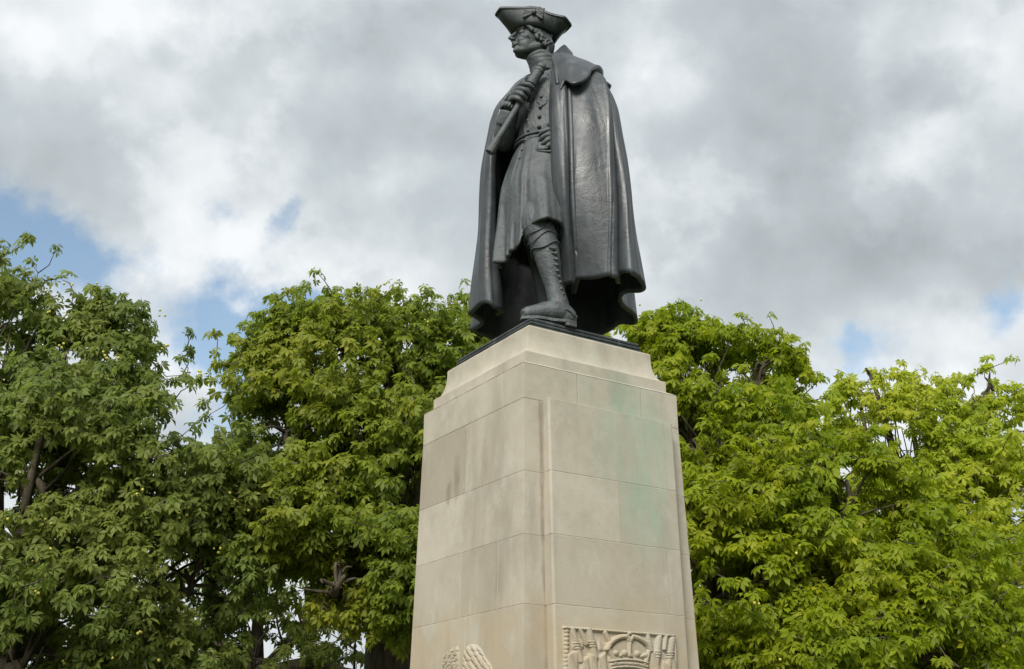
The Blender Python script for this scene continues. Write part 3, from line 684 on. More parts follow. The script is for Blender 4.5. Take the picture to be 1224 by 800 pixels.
def coat():
    nt_, nz = 220, 150
    # level: z, centre px, Y, lateral half, depth half
    lv = [(7.80, 656, 9.06, .150, .140), (7.72, 656, 9.06, .21, .165), (7.60, 656, 9.05, .345, .225), (7.42, 656, 9.02, .355, .265), (7.20, 655, 9.00, .325, .272), (6.98, 653, 8.97, .315, .262),
          (6.80, 651, 8.95, .335, .300), (6.50, 648, 8.91, .365, .345), (6.20, 648, 8.89, .385, .365), (5.93, 647, 8.87, .405, .375)]
    L_ = catmull(np.array(lv), nz); V = np.zeros((nz, nt_, 3))
    w = np.linspace(0, 2 * math.pi, nt_, endpoint=False)      # 0 = front, + = his left
    zt = L_[0, 0]
    for i in range(nz):
        z, px, Y, a, b = L_[i]; c = Q(px, Y, z)
        k = np.clip((6.9 - z) / 1.0, 0, 1)
        fold = k * (.028 * np.sin(w * 9 + .6 + .5 * math.sin(z * 3)) + .020 * np.sin(w * 15 + 2) + .012 * np.sin(w * 23 + z * 2) + .010 * np.sin(w * 37 + z * 5))
        up = np.clip((z - 6.9) / .5, 0, 1) * .012 * np.sin(w * 6 + z * 9)      # creases of the chest
        pinch = -.02 * math.exp(-((z - 6.99) / .05) ** 2)
        # front opening: left front lies over the right one
        sl = .02 * np.tanh((w - .10) * 30) * (w < 1.2) * np.exp(-((w - .1) / .6) ** 2)
        fold = fold * (1 - .8 * np.exp(-((w - .85) / .42) ** 2))
        rad = 1 + (fold + up + pinch + sl) / b
        dep = k * .0
        V[i] = c + np.outer(b * rad * np.cos(w), FW) + np.outer(a * rad * np.sin(w), LF)
        # hem: skirt parted over the near leg
        if z < 6.5:
            t = (6.5 - z) / .6
            wn = np.where(w > math.pi, w - 2 * math.pi, w)
            drop = -.20 / (1 + np.exp((wn - .40) * 22)) / (1 + np.exp(-(wn + 1.1) * 8)) + .012 * np.sin(wn * 7)
            V[i, :, 2] += t * drop
            V[i] += np.outer(t * .17 * np.exp(-((wn - .90) / .42) ** 2), np.array([0, -1., 0])) + np.outer(t * .04 * np.exp(-((wn - .42) / .05) ** 2), -np.array([0, -1., 0]))
    o = link('coat', mesh('coat', V.reshape(-1, 3), [f[::-1] for f in grid_faces(nz, nt_, True)]), BRONZE_D)
    solid(o, .022); child(o, statue)
    g = Geo()
    # sleeve and turned-back cuff of the raised right arm
    g.tube([Q(622, 9.22, 7.58), P(607, 152, 9.12), P(603, 170, 9.06), P(603, 160, 8.96), P(605, 148, 8.90)], [.14, .12, .10, .10, .095], 18, 4)
    g.tube([P(604, 151, 8.90), P(606.5, 143, 8.87), P(609, 134, 8.84)], [.098, .095, .09], 18, 3)
    s_ = g.obj('sleeve', BRONZE_D); remesh(s_, .012, 2); s_.parent = o; s_.matrix_parent_inverse = Matrix.Identity(4)
    # frill of lace at the wrist
    g = Geo()
    for k in range(16):
        w = 2 * math.pi * k / 16; c = P(610, 129.5, 8.83); d = np.array([-.42, -.1, -.9]); d /= np.linalg.norm(d); s1 = np.cross(d, AX[1]); s1 /= np.linalg.norm(s1); s2 = np.cross(d, s1)
        q = c + .075 * (s1 * math.cos(w) + s2 * math.sin(w)); g.ell(q + d * .02, [s1, s2, d], (.020, .020, .035), 8, 6)
    s_ = g.obj('lace_frill', BRONZE_D); s_.parent = o
    # button facings: rows of round buttons down the chest
    def on_coat(ang, z, out=.0):
        i = int(np.argmin(np.abs(L_[:, 0] - z))); z_, px, Y, a, b = L_[i]; c = Q(px, Y, z_); return c + FW * (b + out) * math.cos(ang) + LF * (a + out) * math.sin(ang)
    for k, z in enumerate(np.linspace(7.48, 6.70, 8)):
        for ang in ((.16,) if k > 4 else (.16, .52)):
            g = Geo(); g.ell(on_coat(ang, z, .014), AX, (.019, .019, .019), 10, 7); b_ = g.obj('button', BRONZE_D); b_.parent = o
    # lapel edge, pocket flap and sash as raised welts
    def welt(name, pts, r, sq=.5):
        g = Geo(); path = catmull(np.array(pts), 26); V_, F_ = tube_geo(path, [r] * 26, 8); g.add(V_, F_); e = g.obj(name, BRONZE_D); e.parent = o; return e
    welt('lapel_edge', [on_coat(.34, z, .006) for z in (7.70, 7.6, 7.45, 7.25, 7.05)], .011)
    welt('lapel_edge', [on_coat(.70, z, .008) for z in (7.70, 7.62, 7.5, 7.38, 7.30)], .014)
    welt('lapel_edge', [on_coat(.70, 7.30, .008), on_coat(.58, 7.27, .01), on_coat(.42, 7.33, .008)], .012)
    welt('sash', [on_coat(a, 7.01 - .02 * math.sin(a * 2), .006) for a in np.linspace(-.7, 1.6, 9)], .014)
    welt('sash', [on_coat(a, 6.955 - .03 * math.sin(a * 2), .008) for a in np.linspace(-.7, 1.6, 9)], .012)
    fl = [(.62, 6.90), (1.25, 6.88), (1.27, 6.76), (.95, 6.73), (.60, 6.765)]
    welt('pocket_flap', [on_coat(a, z, .012) for a, z in fl + fl[:1]], .011)
    g = Geo(); n = 12; m = 6; V_ = []
    for i in range(m):
        for j in range(n): V_.append(on_coat(.60 + .67 * j / (n - 1), 6.90 - (.14 + .02 * math.sin(j * .6)) * i / (m - 1), .016))
    g.add(V_, grid_faces(m, n)); e = g.obj('pocket_flap', BRONZE_D); solid(e, .02, 0); e.parent = o
    # cravat at the throat
    g = Geo()
    for k, z in enumerate((7.80, 7.835, 7.87, 7.905, 7.94, 7.97)):
        c = Q(654 - k * 1.8, 9.04 - .008 * k, z); n = 22
        path = [c + (FW * math.cos(w_) + LF * math.sin(w_)) * (.128 - .004 * k) + UP * .012 * math.sin(w_ * 2 + k) for w_ in np.linspace(0, 2 * math.pi, n)]
        V_, F_ = tube_geo(path, [.022] * n, 8); g.add(V_, F_)
    for k in range(9):
        g.ell(on_coat(.12 + .10 * math.sin(k * 2.2), 7.80 - k * .042, .035), [LF, FW, UP], (.075 - .004 * k, .04, .028), 10, 6)
    e = g.obj('cravat', BRONZE_D); remesh(e, .010, 1); e.parent = o
    return o
coat()

def gaiter_details():
    pts = [(663, 297), (664.3, 303), (665.3, 310), (665.8, 317), (666.7, 324), (668.2, 331), (669.8, 337.5), (671, 345.5), (672.8, 352), (675, 359), (677, 366)]
    cen = [(297, 651.5, 8.465, .115), (322, 657.5, 8.49, .095), (340, 661.5, 8.50, .078), (355, 665.5, 8.51, .080), (366, 668, 8.51, .088)]
    for x, y in pts:
        ys = [c[0] for c in cen]; cx_ = np.interp(y, ys, [c[1] for c in cen]); Yc = np.interp(y, ys, [c[2] for c in cen]); r = np.interp(y, ys, [c[3] for c in cen])
        dx = min((x - cx_) / 152., r * .93); Y = Yc - math.sqrt(r * r - dx * dx)
        g = Geo(); g.ell(P(x, y, Y + .004), AX, (.016, .016, .016), 10, 7)
        q = P(x, y, Y); g.tube([P(x - 7, y - 1.6, Y - .002), P(x - 3.5, y - .6, Y - .006), q], [.004, .007, .008], 6, 2)
        child(g.obj('gaiter_button', BRONZE_D), statue)
    # cuff of the gaiter and wrinkles at the knee: rings round the leg
    for (y, cx_, Yc, r, slope, th, nm) in ((299, 652, 8.492, .120, -.30, .007, 'gaiter_top'), (288, 649, 8.505, .129, -.42, .005, 'knee_fold'), (280, 646.5, 8.52, .140, -.5, .005, 'knee_fold'), (273, 644.5, 8.54, .148, -.55, .005, 'knee_fold'), (377, 676, 8.50, .088, .15, .010, 'shoe_strap')):
        c = P(cx_, y, Yc); path = []
        for w in np.linspace(0, 2 * math.pi, 30): path.append(c + np.array([math.cos(w) * r, math.sin(w) * r, -slope * math.cos(w) * r + .02 * math.sin(w * 3 + y)]))
        g = Geo(); V_, F_ = tube_geo(path, [th] * 30, 8); g.add(V_, F_); child(g.obj(nm, BRONZE_D), statue)
    # sole and heel of the buckled shoe
    a, b = P(622.5, 381.5, 8.395), P(688, 388.5, 8.505); d = b - a; d[2] = 0; n_ = np.array([-d[1], d[0], 0]); n_ /= np.linalg.norm(n_)
    ts = np.linspace(0, 1, 15); hw = catmull(np.array([.018, .052, .066, .060, .046, .052, .056, .030]), 15)
    ring = [a + (b - a) * t + n_ * h for t, h in zip(ts, hw)] + [a + (b - a) * t - n_ * h for t, h in zip(ts[::-1], hw[::-1])]
    g = Geo(); g.loft([[q + UP * (-.004) for q in ring], [q + UP * .016 for q in ring], [q + UP * .020 - (q - (a + b) / 2) * .03 for q in ring]]); child(g.obj('shoe_sole', BRONZE_D, smooth=False), statue)
    ring2 = [q for q, t in zip(ring, list(ts) + list(ts[::-1])) if t > .72]
    g = Geo(); g.loft([[q - UP * .030 for q in ring2], [q + UP * .0 for q in ring2]]); child(g.obj('shoe_heel', BRONZE_D, smooth=False), statue)
gaiter_details()

# ---- cloak
def ring_levels():
    hem = [(672, 8.82), (675, 8.71), (680, 8.66), (684.5, 8.69), (686, 8.79), (688, 8.66), (693, 8.59), (711, 8.54), (727, 8.48), (734.5, 8.48), (738, 8.64), (742, 8.50), (752, 8.43), (762, 8.49), (767.5, 8.66),
           (763, 8.80), (750, 8.89), (741, 8.95), (749, 9.15), (758, 9.35), (759, 9.53), (740, 9.60), (725, 9.80), (690, 9.95), (650, 9.90), (620, 10.0), (590, 9.95), (572, 9.85), (565, 9.65), (575, 9.53),
           (566, 9.36), (569, 9.22), (579, 9.11), (592, 9.11), (598, 9.22), (595, 9.36)]
    hem = np.array(hem, float); A = [0, 1, 3, 5, 8, 12, 14, 17, 20, 23, 26, 28, 30, 33, 34, 35]
    H = {6.2: [(662, 8.66), (664.5, 8.50), (679, 8.44), (683.5, 8.46), (728, 8.42), (747, 8.46), (754.5, 8.70), (743, 9.0), (746, 9.4), (700, 9.85), (600, 9.85), (575, 9.6), (573.5, 9.32), (588, 9.08), (592, 9.18), (592, 9.3)],
         6.9: [(659, 8.64), (661.8, 8.50), (676.3, 8.45), (680.5, 8.47), (725.5, 8.46), (737, 8.56), (743, 8.80), (737, 9.0), (732, 9.3), (700, 9.7), (612, 9.72), (586, 9.5), (579, 9.25), (589, 9.0), (594, 9.1), (597, 9.25)],
         7.35: [(658, 8.72), (661, 8.60), (674.5, 8.55), (679, 8.56), (722, 8.56), (729, 8.68), (732, 8.88), (728, 9.02), (720, 9.25), (694, 9.5), (628, 9.55), (602, 9.42), (589, 9.2), (596, 9.0), (600, 9.08), (604, 9.2)],
         7.60: [(659, 8.84), (661, 8.74), (672, 8.68), (678, 8.68), (712, 8.70), (719, 8.82), (721, 8.93), (716, 9.05), (706, 9.2), (684, 9.35), (640, 9.42), (618, 9.35), (601, 9.2), (607, 9.04), (611, 9.1), (617, 9.2)],
         7.76: [(657, 8.95), (660, 8.90), (668, 8.84), (674, 8.82), (690, 8.84), (695, 8.90), (697, 8.98), (694, 9.06), (688, 9.15), (674, 9.25), (648, 9.30), (633, 9.28), (617, 9.2), (622, 9.08), (626, 9.1), (632, 9.15)],
         7.86: [(655, 8.98), (657, 8.94), (662, 8.90), (666, 8.90), (672, 8.94), (675, 8.98), (676, 9.02), (675, 9.08), (672, 9.14), (665, 9.2), (650, 9.22), (643, 9.2), (634, 9.14), (636, 9.1), (638, 9.1), (641, 9.12)]}
    ff = {6.2: .8, 6.9: .5, 7.35: .28, 7.60: .1, 7.76: 0, 7.86: 0}
    idx = np.arange(len(hem)); base = np.stack([np.interp(idx, A, hem[A, k]) for k in (0, 1)], 1); res = hem - base; EX = np.zeros(len(hem)); EX[4] = .10; EX[10] = .07; EX[29] = .05; EX[19] = .04
    lev = [np.array([Q(x, y, 5.49) for x, y in hem])]
    for z, a in H.items():
        a = np.array(a); r = np.stack([np.interp(idx, A, a[:, k]) for k in (0, 1)], 1) + res * ff[z]; r[:, 1] += EX * (.9 if z < 7.5 else .5 if z < 7.7 else 0)
        lev.append(np.array([Q(x, y, z) for x, y in r]))
    return np.array(lev[::-1])
def cloak():
    C = ring_levels()                                        # levels x columns x 3, top to bottom
    C = catmull(C, 120); C = np.transpose(catmull(np.transpose(C, (1, 0, 2)), 460), (1, 0, 2))
    nz, nc = C.shape[:2]
    # hem raggedness and slight hand-modelled waviness
    t = np.linspace(0, 1, nz)[:, None]; u = np.linspace(0, 1, nc)[None, :]
    rad = C - np.array([.30, 9.1, 0]); rad[..., 2] = 0; rad /= np.linalg.norm(rad, axis=2)[..., None]
    wob = .010 * np.sin(u * 95 + 3 * np.sin(t * 3)) * t + .006 * np.sin(u * 41 + t * 9) + .005 * np.sin(t * 26 + u * 17)
    jj = np.arange(nc)[None, :] * 35. / (nc - 1)
    for jc, am, wd in ((1.0, .016, .14), (3.0, .020, .16), (5.2, .022, .18), (8.2, .016, .14), (9.2, .020, .14), (8.7, -.018, .18), (12.0, .018, .20), (10.9, -.02, .25), (13.2, .014, .14), (30.4, .018, .2), (31.6, .014, .16), (33.0, .018, .2)):
        jw = jc + .10 * np.sin(t * 7 + jc) * (1 - t)
        wob = wob + am * np.exp(-((jj - jw) / wd) ** 2) * (.35 + .65 * t) * (.75 + .25 * np.sin(t * 17 + jc * 3))
    # broad slack in the cloth and small modelling-tool dents
    wob = wob + .003 * np.sin(t * 11 + np.sin(jj * 1.3) * 2) * np.sin(jj * 1.1 + 1) + .0008 * np.sin(t * 60 + 4 * np.sin(jj * 2.1)) * np.sin(jj * 5.3 + t * 9)
    C = C + rad * wob[..., None]
    C[..., 2] += (t ** 6) * (.018 * np.sin(u * 44) + .012 * np.sin(u * 83 + 1) - .01)
    o = link('cloak', mesh('cloak', C.reshape(-1, 3), [f for f in grid_faces(nz, nc)]), BRONZE)
    solid(o, .034, 0); child(o, statue)
    # rolled seam along the near front edge
    # shoulder cape
    top = [(660, 66, 8.88), (664, 65, 8.85), (669, 65, 8.84), (676, 66, 8.86), (683, 67.5, 8.92), (688, 70, 8.98), (690, 72, 9.06), (688, 76, 9.14), (683, 80, 9.2), (672, 84, 9.25), (655, 86, 9.26), (640, 88, 9.22), (630, 92, 9.14), (628, 97, 9.05)]
    mid = [(666, 84, 8.64), (673, 80, 8.62), (681, 78, 8.60), (691, 78, 8.62), (699, 77, 8.69), (704, 76, 8.79), (707, 78, 8.95), (708, 83, 9.08), (704, 89, 9.25), (690, 94, 9.4), (655, 98, 9.44), (630, 102, 9.36), (614, 106, 9.2), (614, 112, 9.06)]
    hem = [(671, 107, 8.50), (676, 97.5, 8.50), (684, 101, 8.44), (694, 99, 8.44), (702, 93, 8.48), (707, 84, 8.58), (715, 80, 8.76), (720, 86, 8.96), (721, 96, 9.2), (729, 106, 9.38), (690, 112, 9.55), (632, 122, 9.5), (604, 124, 9.25), (603, 128, 9.05)]
    Lv = []
    a = np.array([P(*q) for q in top]); b = np.array([P(*q) for q in mid]); c = np.array([P(*q) for q in hem])
    G_ = catmull(np.array([a, b, c]), 40); G_ = np.transpose(catmull(np.transpose(G_, (1, 0, 2)), 150), (1, 0, 2))
    s_ = link('shoulder_cape', mesh('shoulder_cape', G_.reshape(-1, 3), grid_faces(40, 150)), BRONZE); solid(s_, .030, 0); s_.parent = o
    # upright collar behind the neck
    lo_ = [(660, 70, 8.86), (665, 68, 8.86), (671, 68, 8.90), (678, 70, 8.98), (684, 72, 9.08), (684, 76, 9.18), (676, 80, 9.26), (662, 84, 9.3), (648, 86, 9.28), (638, 88, 9.2)]
    hi_ = [(661, 65, 8.88), (663.5, 62.5, 8.90), (668, 58.5, 8.97), (673, 54.5, 9.08), (678, 59, 9.17), (683, 66, 9.25), (674, 68, 9.33), (660, 70, 9.36), (647, 74, 9.32), (637, 80, 9.22)]
    a = np.array([P(*q) for q in lo_]); c = np.array([P(*q) for q in hi_]); b = (a + c) / 2 + np.array([0, .02, 0])
    G_ = catmull(np.array([a, b, c]), 14); G_ = np.transpose(catmull(np.transpose(G_, (1, 0, 2)), 80), (1, 0, 2))
    s_ = link('collar', mesh('collar', G_.reshape(-1, 3), grid_faces(14, 80)), BRONZE); solid(s_, .032, 0); s_.parent = o
    g = Geo()      # turned-down fall of the collar in front of the shoulder
    g.tube([P(661, 68, 8.84), P(665, 78, 8.72), P(666, 90, 8.62), P(667, 102, 8.56)], [.024, .030, .030, .020], 12, 4)
    s_ = g.obj('collar_fold', BRONZE); s_.parent = o
cloak()

def hat_and_hair():
    K = KH; a0 = R(2)          # turn of the hat on the head, towards his left
    hf = HF2 * math.cos(a0) + HL * math.sin(a0); hl = HL * math.cos(a0) - HF2 * math.sin(a0)
    hu = HU * math.cos(R(3)) - hf * math.sin(R(3)); hf = hf * math.cos(R(3)) + HU * math.sin(R(3))
    c0 = hp(-.010, 0, .044)
    n = 180; rows = []
    ph = np.linspace(0, 2 * math.pi, n, endpoint=False)
    # distance from the nearest point of the three corners (0 at a corner, 1 at a panel's middle)
    d = np.abs(((ph + math.pi / 3) % (2 * math.pi / 3)) - math.pi / 3) / (math.pi / 3)
    def row(r, u, rx=1.12):
        return c0 + K * (np.outer(r * np.cos(ph) * rx, hf) + np.outer(r * np.sin(ph), hl) + np.outer(u * np.ones(n), hu))
    sm = d * d * (3 - 2 * d)
    R1 = .238 / (1 + .0 * d) * (np.cos(math.pi / 3) / np.cos(math.pi / 3 - d * math.pi / 3) ) ** 0 
    tri = .118 / np.maximum(np.cos((1 - d) * math.pi / 3), .46)          # straight-sided triangle in plan, corner at d = 0
    tri = np.minimum(tri, .193 + .012 * sm)
    top_u = .078 - .030 * (1 - sm) ** 1.5 + .010 * np.cos(ph) + .004 * np.sin(ph * 7)
    rows.append(row(.083 + 0 * ph, .0)); rows.append(row(.090 + .014 * (1 - sm), -.004))
    for t in np.linspace(.12, 1, 10):
        rr = .092 + (tri - .092) * (t ** .62); uu = -.006 + (top_u + .006) * t ** 1.25
        rows.append(row(rr, uu))
    V = np.array(rows).reshape(-1, 3)
    o = link('hat', mesh('hat', V, grid_faces(len(rows), n, True)), BRONZE); solid(o, .020, 0); child(o, statue)
    g = Geo()      # crown of the hat
    rings = []
    for t in np.linspace(0, 1, 12): rings.append(list(row(.090 * math.sqrt(max(.001, 1 - (t * .995) ** 3)) + 0 * ph, -.005 + .085 * t)))
    g.loft(rings); e = g.obj('hat_crown', BRONZE); e.parent = o
    # braid along the upturned brim's edge
    edge = row(tri * 1.0, top_u - .010); g = Geo(); path = list(edge) + [edge[0]]; V_, F_ = tube_geo(path, [.012] * len(path), 6); g.add(V_, F_); e = g.obj('hat_braid', BRONZE); e.parent = o
    # rosette of pleated ribbon on the near side
    g = Geo(); pn = math.cos(math.pi / 3) * hf + math.sin(math.pi / 3) * hl; pt = -math.sin(math.pi / 3) * hf + math.cos(math.pi / 3) * hl
    cc = c0 + K * (pn * .118 + hu * .050)
    for s_ in (-1, 1):
        for k in range(6):
            q0 = cc + K * (pt * s_ * .006 + hu * (k - 2.2) * .004); q1 = cc + K * (pt * s_ * .048 + hu * ((k - 2.2) * .0098) + pn * .004)
            g.caps(q0, q1, .007, .0095, 8)
        q1 = cc + K * (pt * s_ * .046 - hu * .032 + pn * .002); g.caps(cc, q1, .012, .015, 8)
        g.ell(cc + K * (pt * s_ * .022 + hu * .030), [pt, pn, hu], (.03, .02, .022), 10, 6)
    g.ell(cc + pn * .02, [pt, pn, hu], (.026, .022, .030), 12, 8)
    e = g.obj('rosette', BRONZE_D); e.parent = o
    # hair: swept back over the ears in rolls, tied behind
    g = Geo()
    E = lambda f, l, u, a, b, c: g.ell(hp(f, l, u), HAX, (a * K, b * K, c * K), 14, 10)
    E(-.028, 0, .040, .088, .082, .078); E(-.055, 0, -.010, .062, .072, .070)
    rs = np.random.default_rng(3); RX = .88
    for s_ in (-1, 1):
        for k in range(7):
            f0 = .058 - k * .018; g.caps(hp(f0, s_ * (.060 + .012 * min(k, 3) / 3), .050 - .002 * k), hp(f0 - .030, s_ * (.074 + .006 * (k > 2)), .018 - .006 * k), .012 * K, .011 * K, 8)
        for k, f, u, r in ((1, .000, .022, .012), (2, -.022, .030, .013), (3, -.012, .004, .014), (4, -.036, .008, .015), (5, -.030, -.018, .016), (6, -.052, -.006, .015), (7, -.058, -.030, .015), (8, -.044, -.044, .013), (9, -.070, .018, .016)):
            for a in range(10):
                w = 2 * math.pi * a / 10; g.ell(hp(f + r * .60 * math.cos(w), s_ * (.074 + .004 * math.sin(w * 2 + k)), u + r * .60 * math.sin(w)), HAX, (r * .34 * K, .013 * K, r * .34 * K), 8, 6)
    for k in range(14):
        for s_ in (-1, 1): g.caps(hp(-.060 - .004 * k, s_ * (.076 - .004 * k), .010), hp(-.072 - .003 * k, s_ * (.062 - .0035 * k), -.070 - .002 * k), .013 * K, .010 * K, 8)
    for k in range(9): E(-.095 - .004 * math.sin(k), (k % 3 - 1) * .022, .02 - k * .014, .020, .024, .018)
    g.caps(hp(-.098, 0, -.045), hp(-.118, 0, -.13), .018 * K, .012 * K)
    E(-.108, 0, -.060, .014, .040, .016)
    o2 = g.obj('hair', BRONZE_D); remesh(o2, .007, 1); child(o2, statue)
hat_and_hair()

# ================================================================== trees
def leaf_template(nl, seed):
    """a palmate leaf of nl leaflets, drooping; unit size about 1 from stalk joint to tip; z is up, leaflets fan towards +y"""
    rs = np.random.default_rng(seed); V = []; F = []
    for k in range(nl):
        t = (k - (nl - 1) / 2) / ((nl - 1) / 2); ang = t * R(118) + rs.normal(0, .07); ln = (1 - .42 * t * t) * rs.uniform(.88, 1.08); wd = ln * rs.uniform(.17, .225)
        dr = .30 + .2 * rs.random(); d = np.array([math.sin(ang), math.cos(ang), 0]); s_ = np.array([math.cos(ang), -math.sin(ang), 0])
        pt = lambda r, w, lift: d * (ln * r) + s_ * w + np.array([0, 0, -dr * ln * r * r + lift])
        o = len(V); fold = wd * .35
        V += [pt(.04, 0, 0), pt(.64, -wd, fold), pt(.64, wd, fold), pt(.58, 0, 0), pt(1.0, 0, 0)]
        F += [(o, o + 3, o + 1), (o, o + 2, o + 3), (o + 1, o + 3, o + 4), (o + 3, o + 2, o + 4)]
    return np.array(V), np.array(F)
TEMPL = [leaf_template(n, s) for n, s in ((7, 1), (5, 2), (7, 3), (5, 4))]

def ellip_noise(p, f, s):
    return (np.sin(p[:, 0] * f + s) * np.sin(p[:, 1] * f * 1.1 + s * 2) + np.sin(p[:, 2] * f * 1.3 + s * 3) * np.sin(p[:, 0] * f * .7 + p[:, 1] * f * .6 + s)) * .5

def tree(label, base, fork_z, lobes, nclus, leaf_len, mat, seed, trunk_r=.30, leaf_tint=(.0, 1.), fruit=0, n_single=300, droop=.85, group='horse chestnut trees behind the statue', sparse=0., limb_paths=(), dy=8):
    rs = np.random.default_rng(seed)
    t = root('chestnut_tree', (base[0], base[1], 0), label, 'tree', group)
    lobes = [(a_, b_ + dy, c_, d_, e_) for a_, b_, c_, d_, e_ in lobes]
    LC = np.array([P(px, py, Y) for px, py, Y, r, k in lobes]); LR = np.array([[r * 1.0, r * 1.0, r * k] for px, py, Y, r, k in lobes])
    # ---- cluster points on lumpy lobes
    area = (LR[:, 0] ** 2); area = area / area.sum()
    pts = []; outs = []
    n_try = int(nclus * 3.2)
    li = rs.choice(len(LC), n_try, p=area); d = rs.normal(size=(n_try, 3)); d /= np.linalg.norm(d, axis=1)[:, None]
    rr = rs.uniform(.30, 1.0, n_try) ** .45
    p = LC[li] + d * rr[:, None] * LR[li] * (1 + .20 * rs.normal(size=(n_try, 1)).clip(-1.8, 2.0) * (rr[:, None] > .8))
    # drop points buried in other lobes, and carve gaps with noise
    keep = np.ones(n_try, bool)
    for j in range(len(LC)):
        q = np.linalg.norm((p - LC[j]) / LR[j], axis=1); keep &= ~((q < .62) & (li != j) & (rs.random(n_try) < .75))
    keep &= ellip_noise(p, 2.1, seed) + .35 * ellip_noise(p, 5.0, seed + 3) > -.29 + sparse
    keep &= p[:, 2] > 1.2
    keep &= ~((d[:, 1] > .25) & (rs.random(n_try) < .45))
    rr2 = rr[keep][:nclus]; p = p[keep][:nclus]; d = d[keep][:nclus]; li = li[keep][:nclus]
    # ---- wood
    b3 = np.array([base[0], base[1], -.1]); fork = np.array([base[0] + rs.normal(0, .15), base[1] + rs.normal(0, .15), fork_z])
    g = Geo(); g.tube([b3, b3 + [0, 0, .5], (b3 + fork) / 2 + rs.normal(0, .08, 3), fork, fork + [0, 0, .35]], [trunk_r * 1.5, trunk_r * 1.12, trunk_r, trunk_r * .95, trunk_r * .6], 14, 4)
    child(g.obj('trunk', BARK), t)
    nodes = []      # points twigs can start from
    for j in range(len(LC)):
        g = Geo(); c = LC[j] - np.array([0, 0, LR[j, 2] * .25]); a = fork; v = c - a
        mid = a + v * .45 + np.array([0, 0, .12 * np.linalg.norm(v)]) + rs.normal(0, .12, 3); r0 = trunk_r * rs.uniform(.34, .5); top = LC[j] + np.array([0, 0, LR[j, 2] * .12]) + rs.normal(0, .15, 3)
        path = catmull(np.array([a, mid, c, top]), 16); g.tube(path, np.linspace(r0, .022, 16), 9)
        for q in path[6:]: nodes.append(q)
        for k in range(9):
            s_ = path[rs.integers(5, 14)]; dd = rs.normal(size=3); dd /= np.linalg.norm(dd); e = LC[j] + dd * LR[j] * .60
            pp = catmull(np.array([s_, s_ * .5 + e * .5 + np.array([0, 0, .10]) + rs.normal(0, .07, 3), e]), 8); g.tube(pp, np.linspace(.085 * trunk_r, .008, 8), 6)
            for q in pp[2:]: nodes.append(q)
        child(g.obj('limb', BARK), t)
    for path, r0, r1 in limb_paths:
        g = Geo(); pp = catmull(np.array([P(*q) for q in path]), 24); g.tube(pp, np.linspace(r0, r1, 24), 9); child(g.obj('limb', BARK), t); nodes += list(pp[6:])
    nodes = np.array(nodes); tw = Geo(); n0 = len(nodes)
    d0 = np.array([((nodes - q) ** 2).sum(1).min() for q in p]); NB = np.concatenate([nodes, np.zeros((len(p) * 2, 3))]); nn = n0; bad = []
    for i in np.argsort(d0):
        dd = ((NB[:nn] - p[i]) ** 2).sum(1); q = NB[int(np.argmin(dd))]; L_ = math.sqrt(dd.min())
        if L_ > .75: bad.append(i); continue
        m_ = (q + p[i]) / 2 + rs.normal(0, .02 + .05 * L_, 3); V_, F_ = tube_geo([q, m_, p[i]], [.008 + .008 * L_, .008, .005], 3, False); tw.add(V_, F_)
        NB[nn] = m_; NB[nn + 1] = p[i]; nn += 2
    o = tw.obj('twigs', BARK, smooth=False); child(o, t); o['kind'] = 'stuff'
    if bad: kk = np.ones(len(p), bool); kk[bad] = False; p = p[kk]; d = d[kk]; rr2 = rr2[kk]
    # ---- leaves: five to seven round each twig end
    nleaf = rs.integers(3, 8, len(p)); ci = np.repeat(np.arange(len(p)), nleaf); n = len(ci)
    out = d[ci] * .55 + np.array([0, 0, .15]) + rs.normal(0, .55, (n, 3)); out /= np.linalg.norm(out, axis=1)[:, None]
    pet = leaf_len * rs.uniform(.35, .75, n); joint = p[ci] + out * pet[:, None] + np.array([0, 0, -.02])
    # leaf frame: y along the fan's direction (outward, hanging), z is the upper side
    yd = out * np.array([1, 1, .35]) + np.array([0, 0, -1.]) * (droop * rs.uniform(.3, 1.6, n))[:, None]; yd /= np.linalg.norm(yd, axis=1)[:, None]
    zr = np.array([0, 0, 1.]) + rs.normal(0, .55, (n, 3)) + out * .6; xd = np.cross(yd, zr); xd /= np.linalg.norm(xd, axis=1)[:, None]; zd = np.cross(xd, yd)
    size = leaf_len * rs.uniform(.60, 1.18, n)
    ctint = rs.random(len(p)) * .55; tint = np.clip(ctint[ci] + rs.random(n) * .5, 0, 1) * (leaf_tint[1] - leaf_tint[0]) + leaf_tint[0]
    kind = rs.integers(0, 4, n); M = np.stack([xd, yd, zd], 2) * size[:, None, None]
    px, py, dep = proj(joint); inside = (px > -10) & (px < 1234) & (py > -10) & (py < 812) & ~((px > 498) & (px < 815) & (py > 470 - 0))
    order = np.argsort(np.where(inside, dep, 1e6)); single = set(order[:n_single].tolist()) if n_single else set()
    is_single = np.zeros(n, bool); is_single[list(single)] = True
    VS = []; FS = []; TS = []; off = 0
    for k in range(4):
        s_ = np.where((kind == k) & ~is_single)[0]
        if not len(s_): continue
        tv, tf = TEMPL[k]; V_ = np.einsum('nij,vj->nvi', M[s_], tv) + joint[s_][:, None, :]
        VS.append(V_.reshape(-1, 3)); F_ = (tf[None] + (np.arange(len(s_)) * len(tv))[:, None, None] + off).reshape(-1, 3); FS.append(F_); TS.append(np.repeat(tint[s_], len(tv))); off += len(s_) * len(tv)
    V_ = np.concatenate(VS); F_ = np.concatenate(FS); T_ = np.concatenate(TS)
    me = bpy.data.meshes.new('crown'); me.vertices.add(len(V_)); me.vertices.foreach_set('co', V_.astype(np.float32).ravel())
    me.loops.add(len(F_) * 3); me.loops.foreach_set('vertex_index', F_.astype(np.int32).ravel()); me.polygons.add(len(F_))
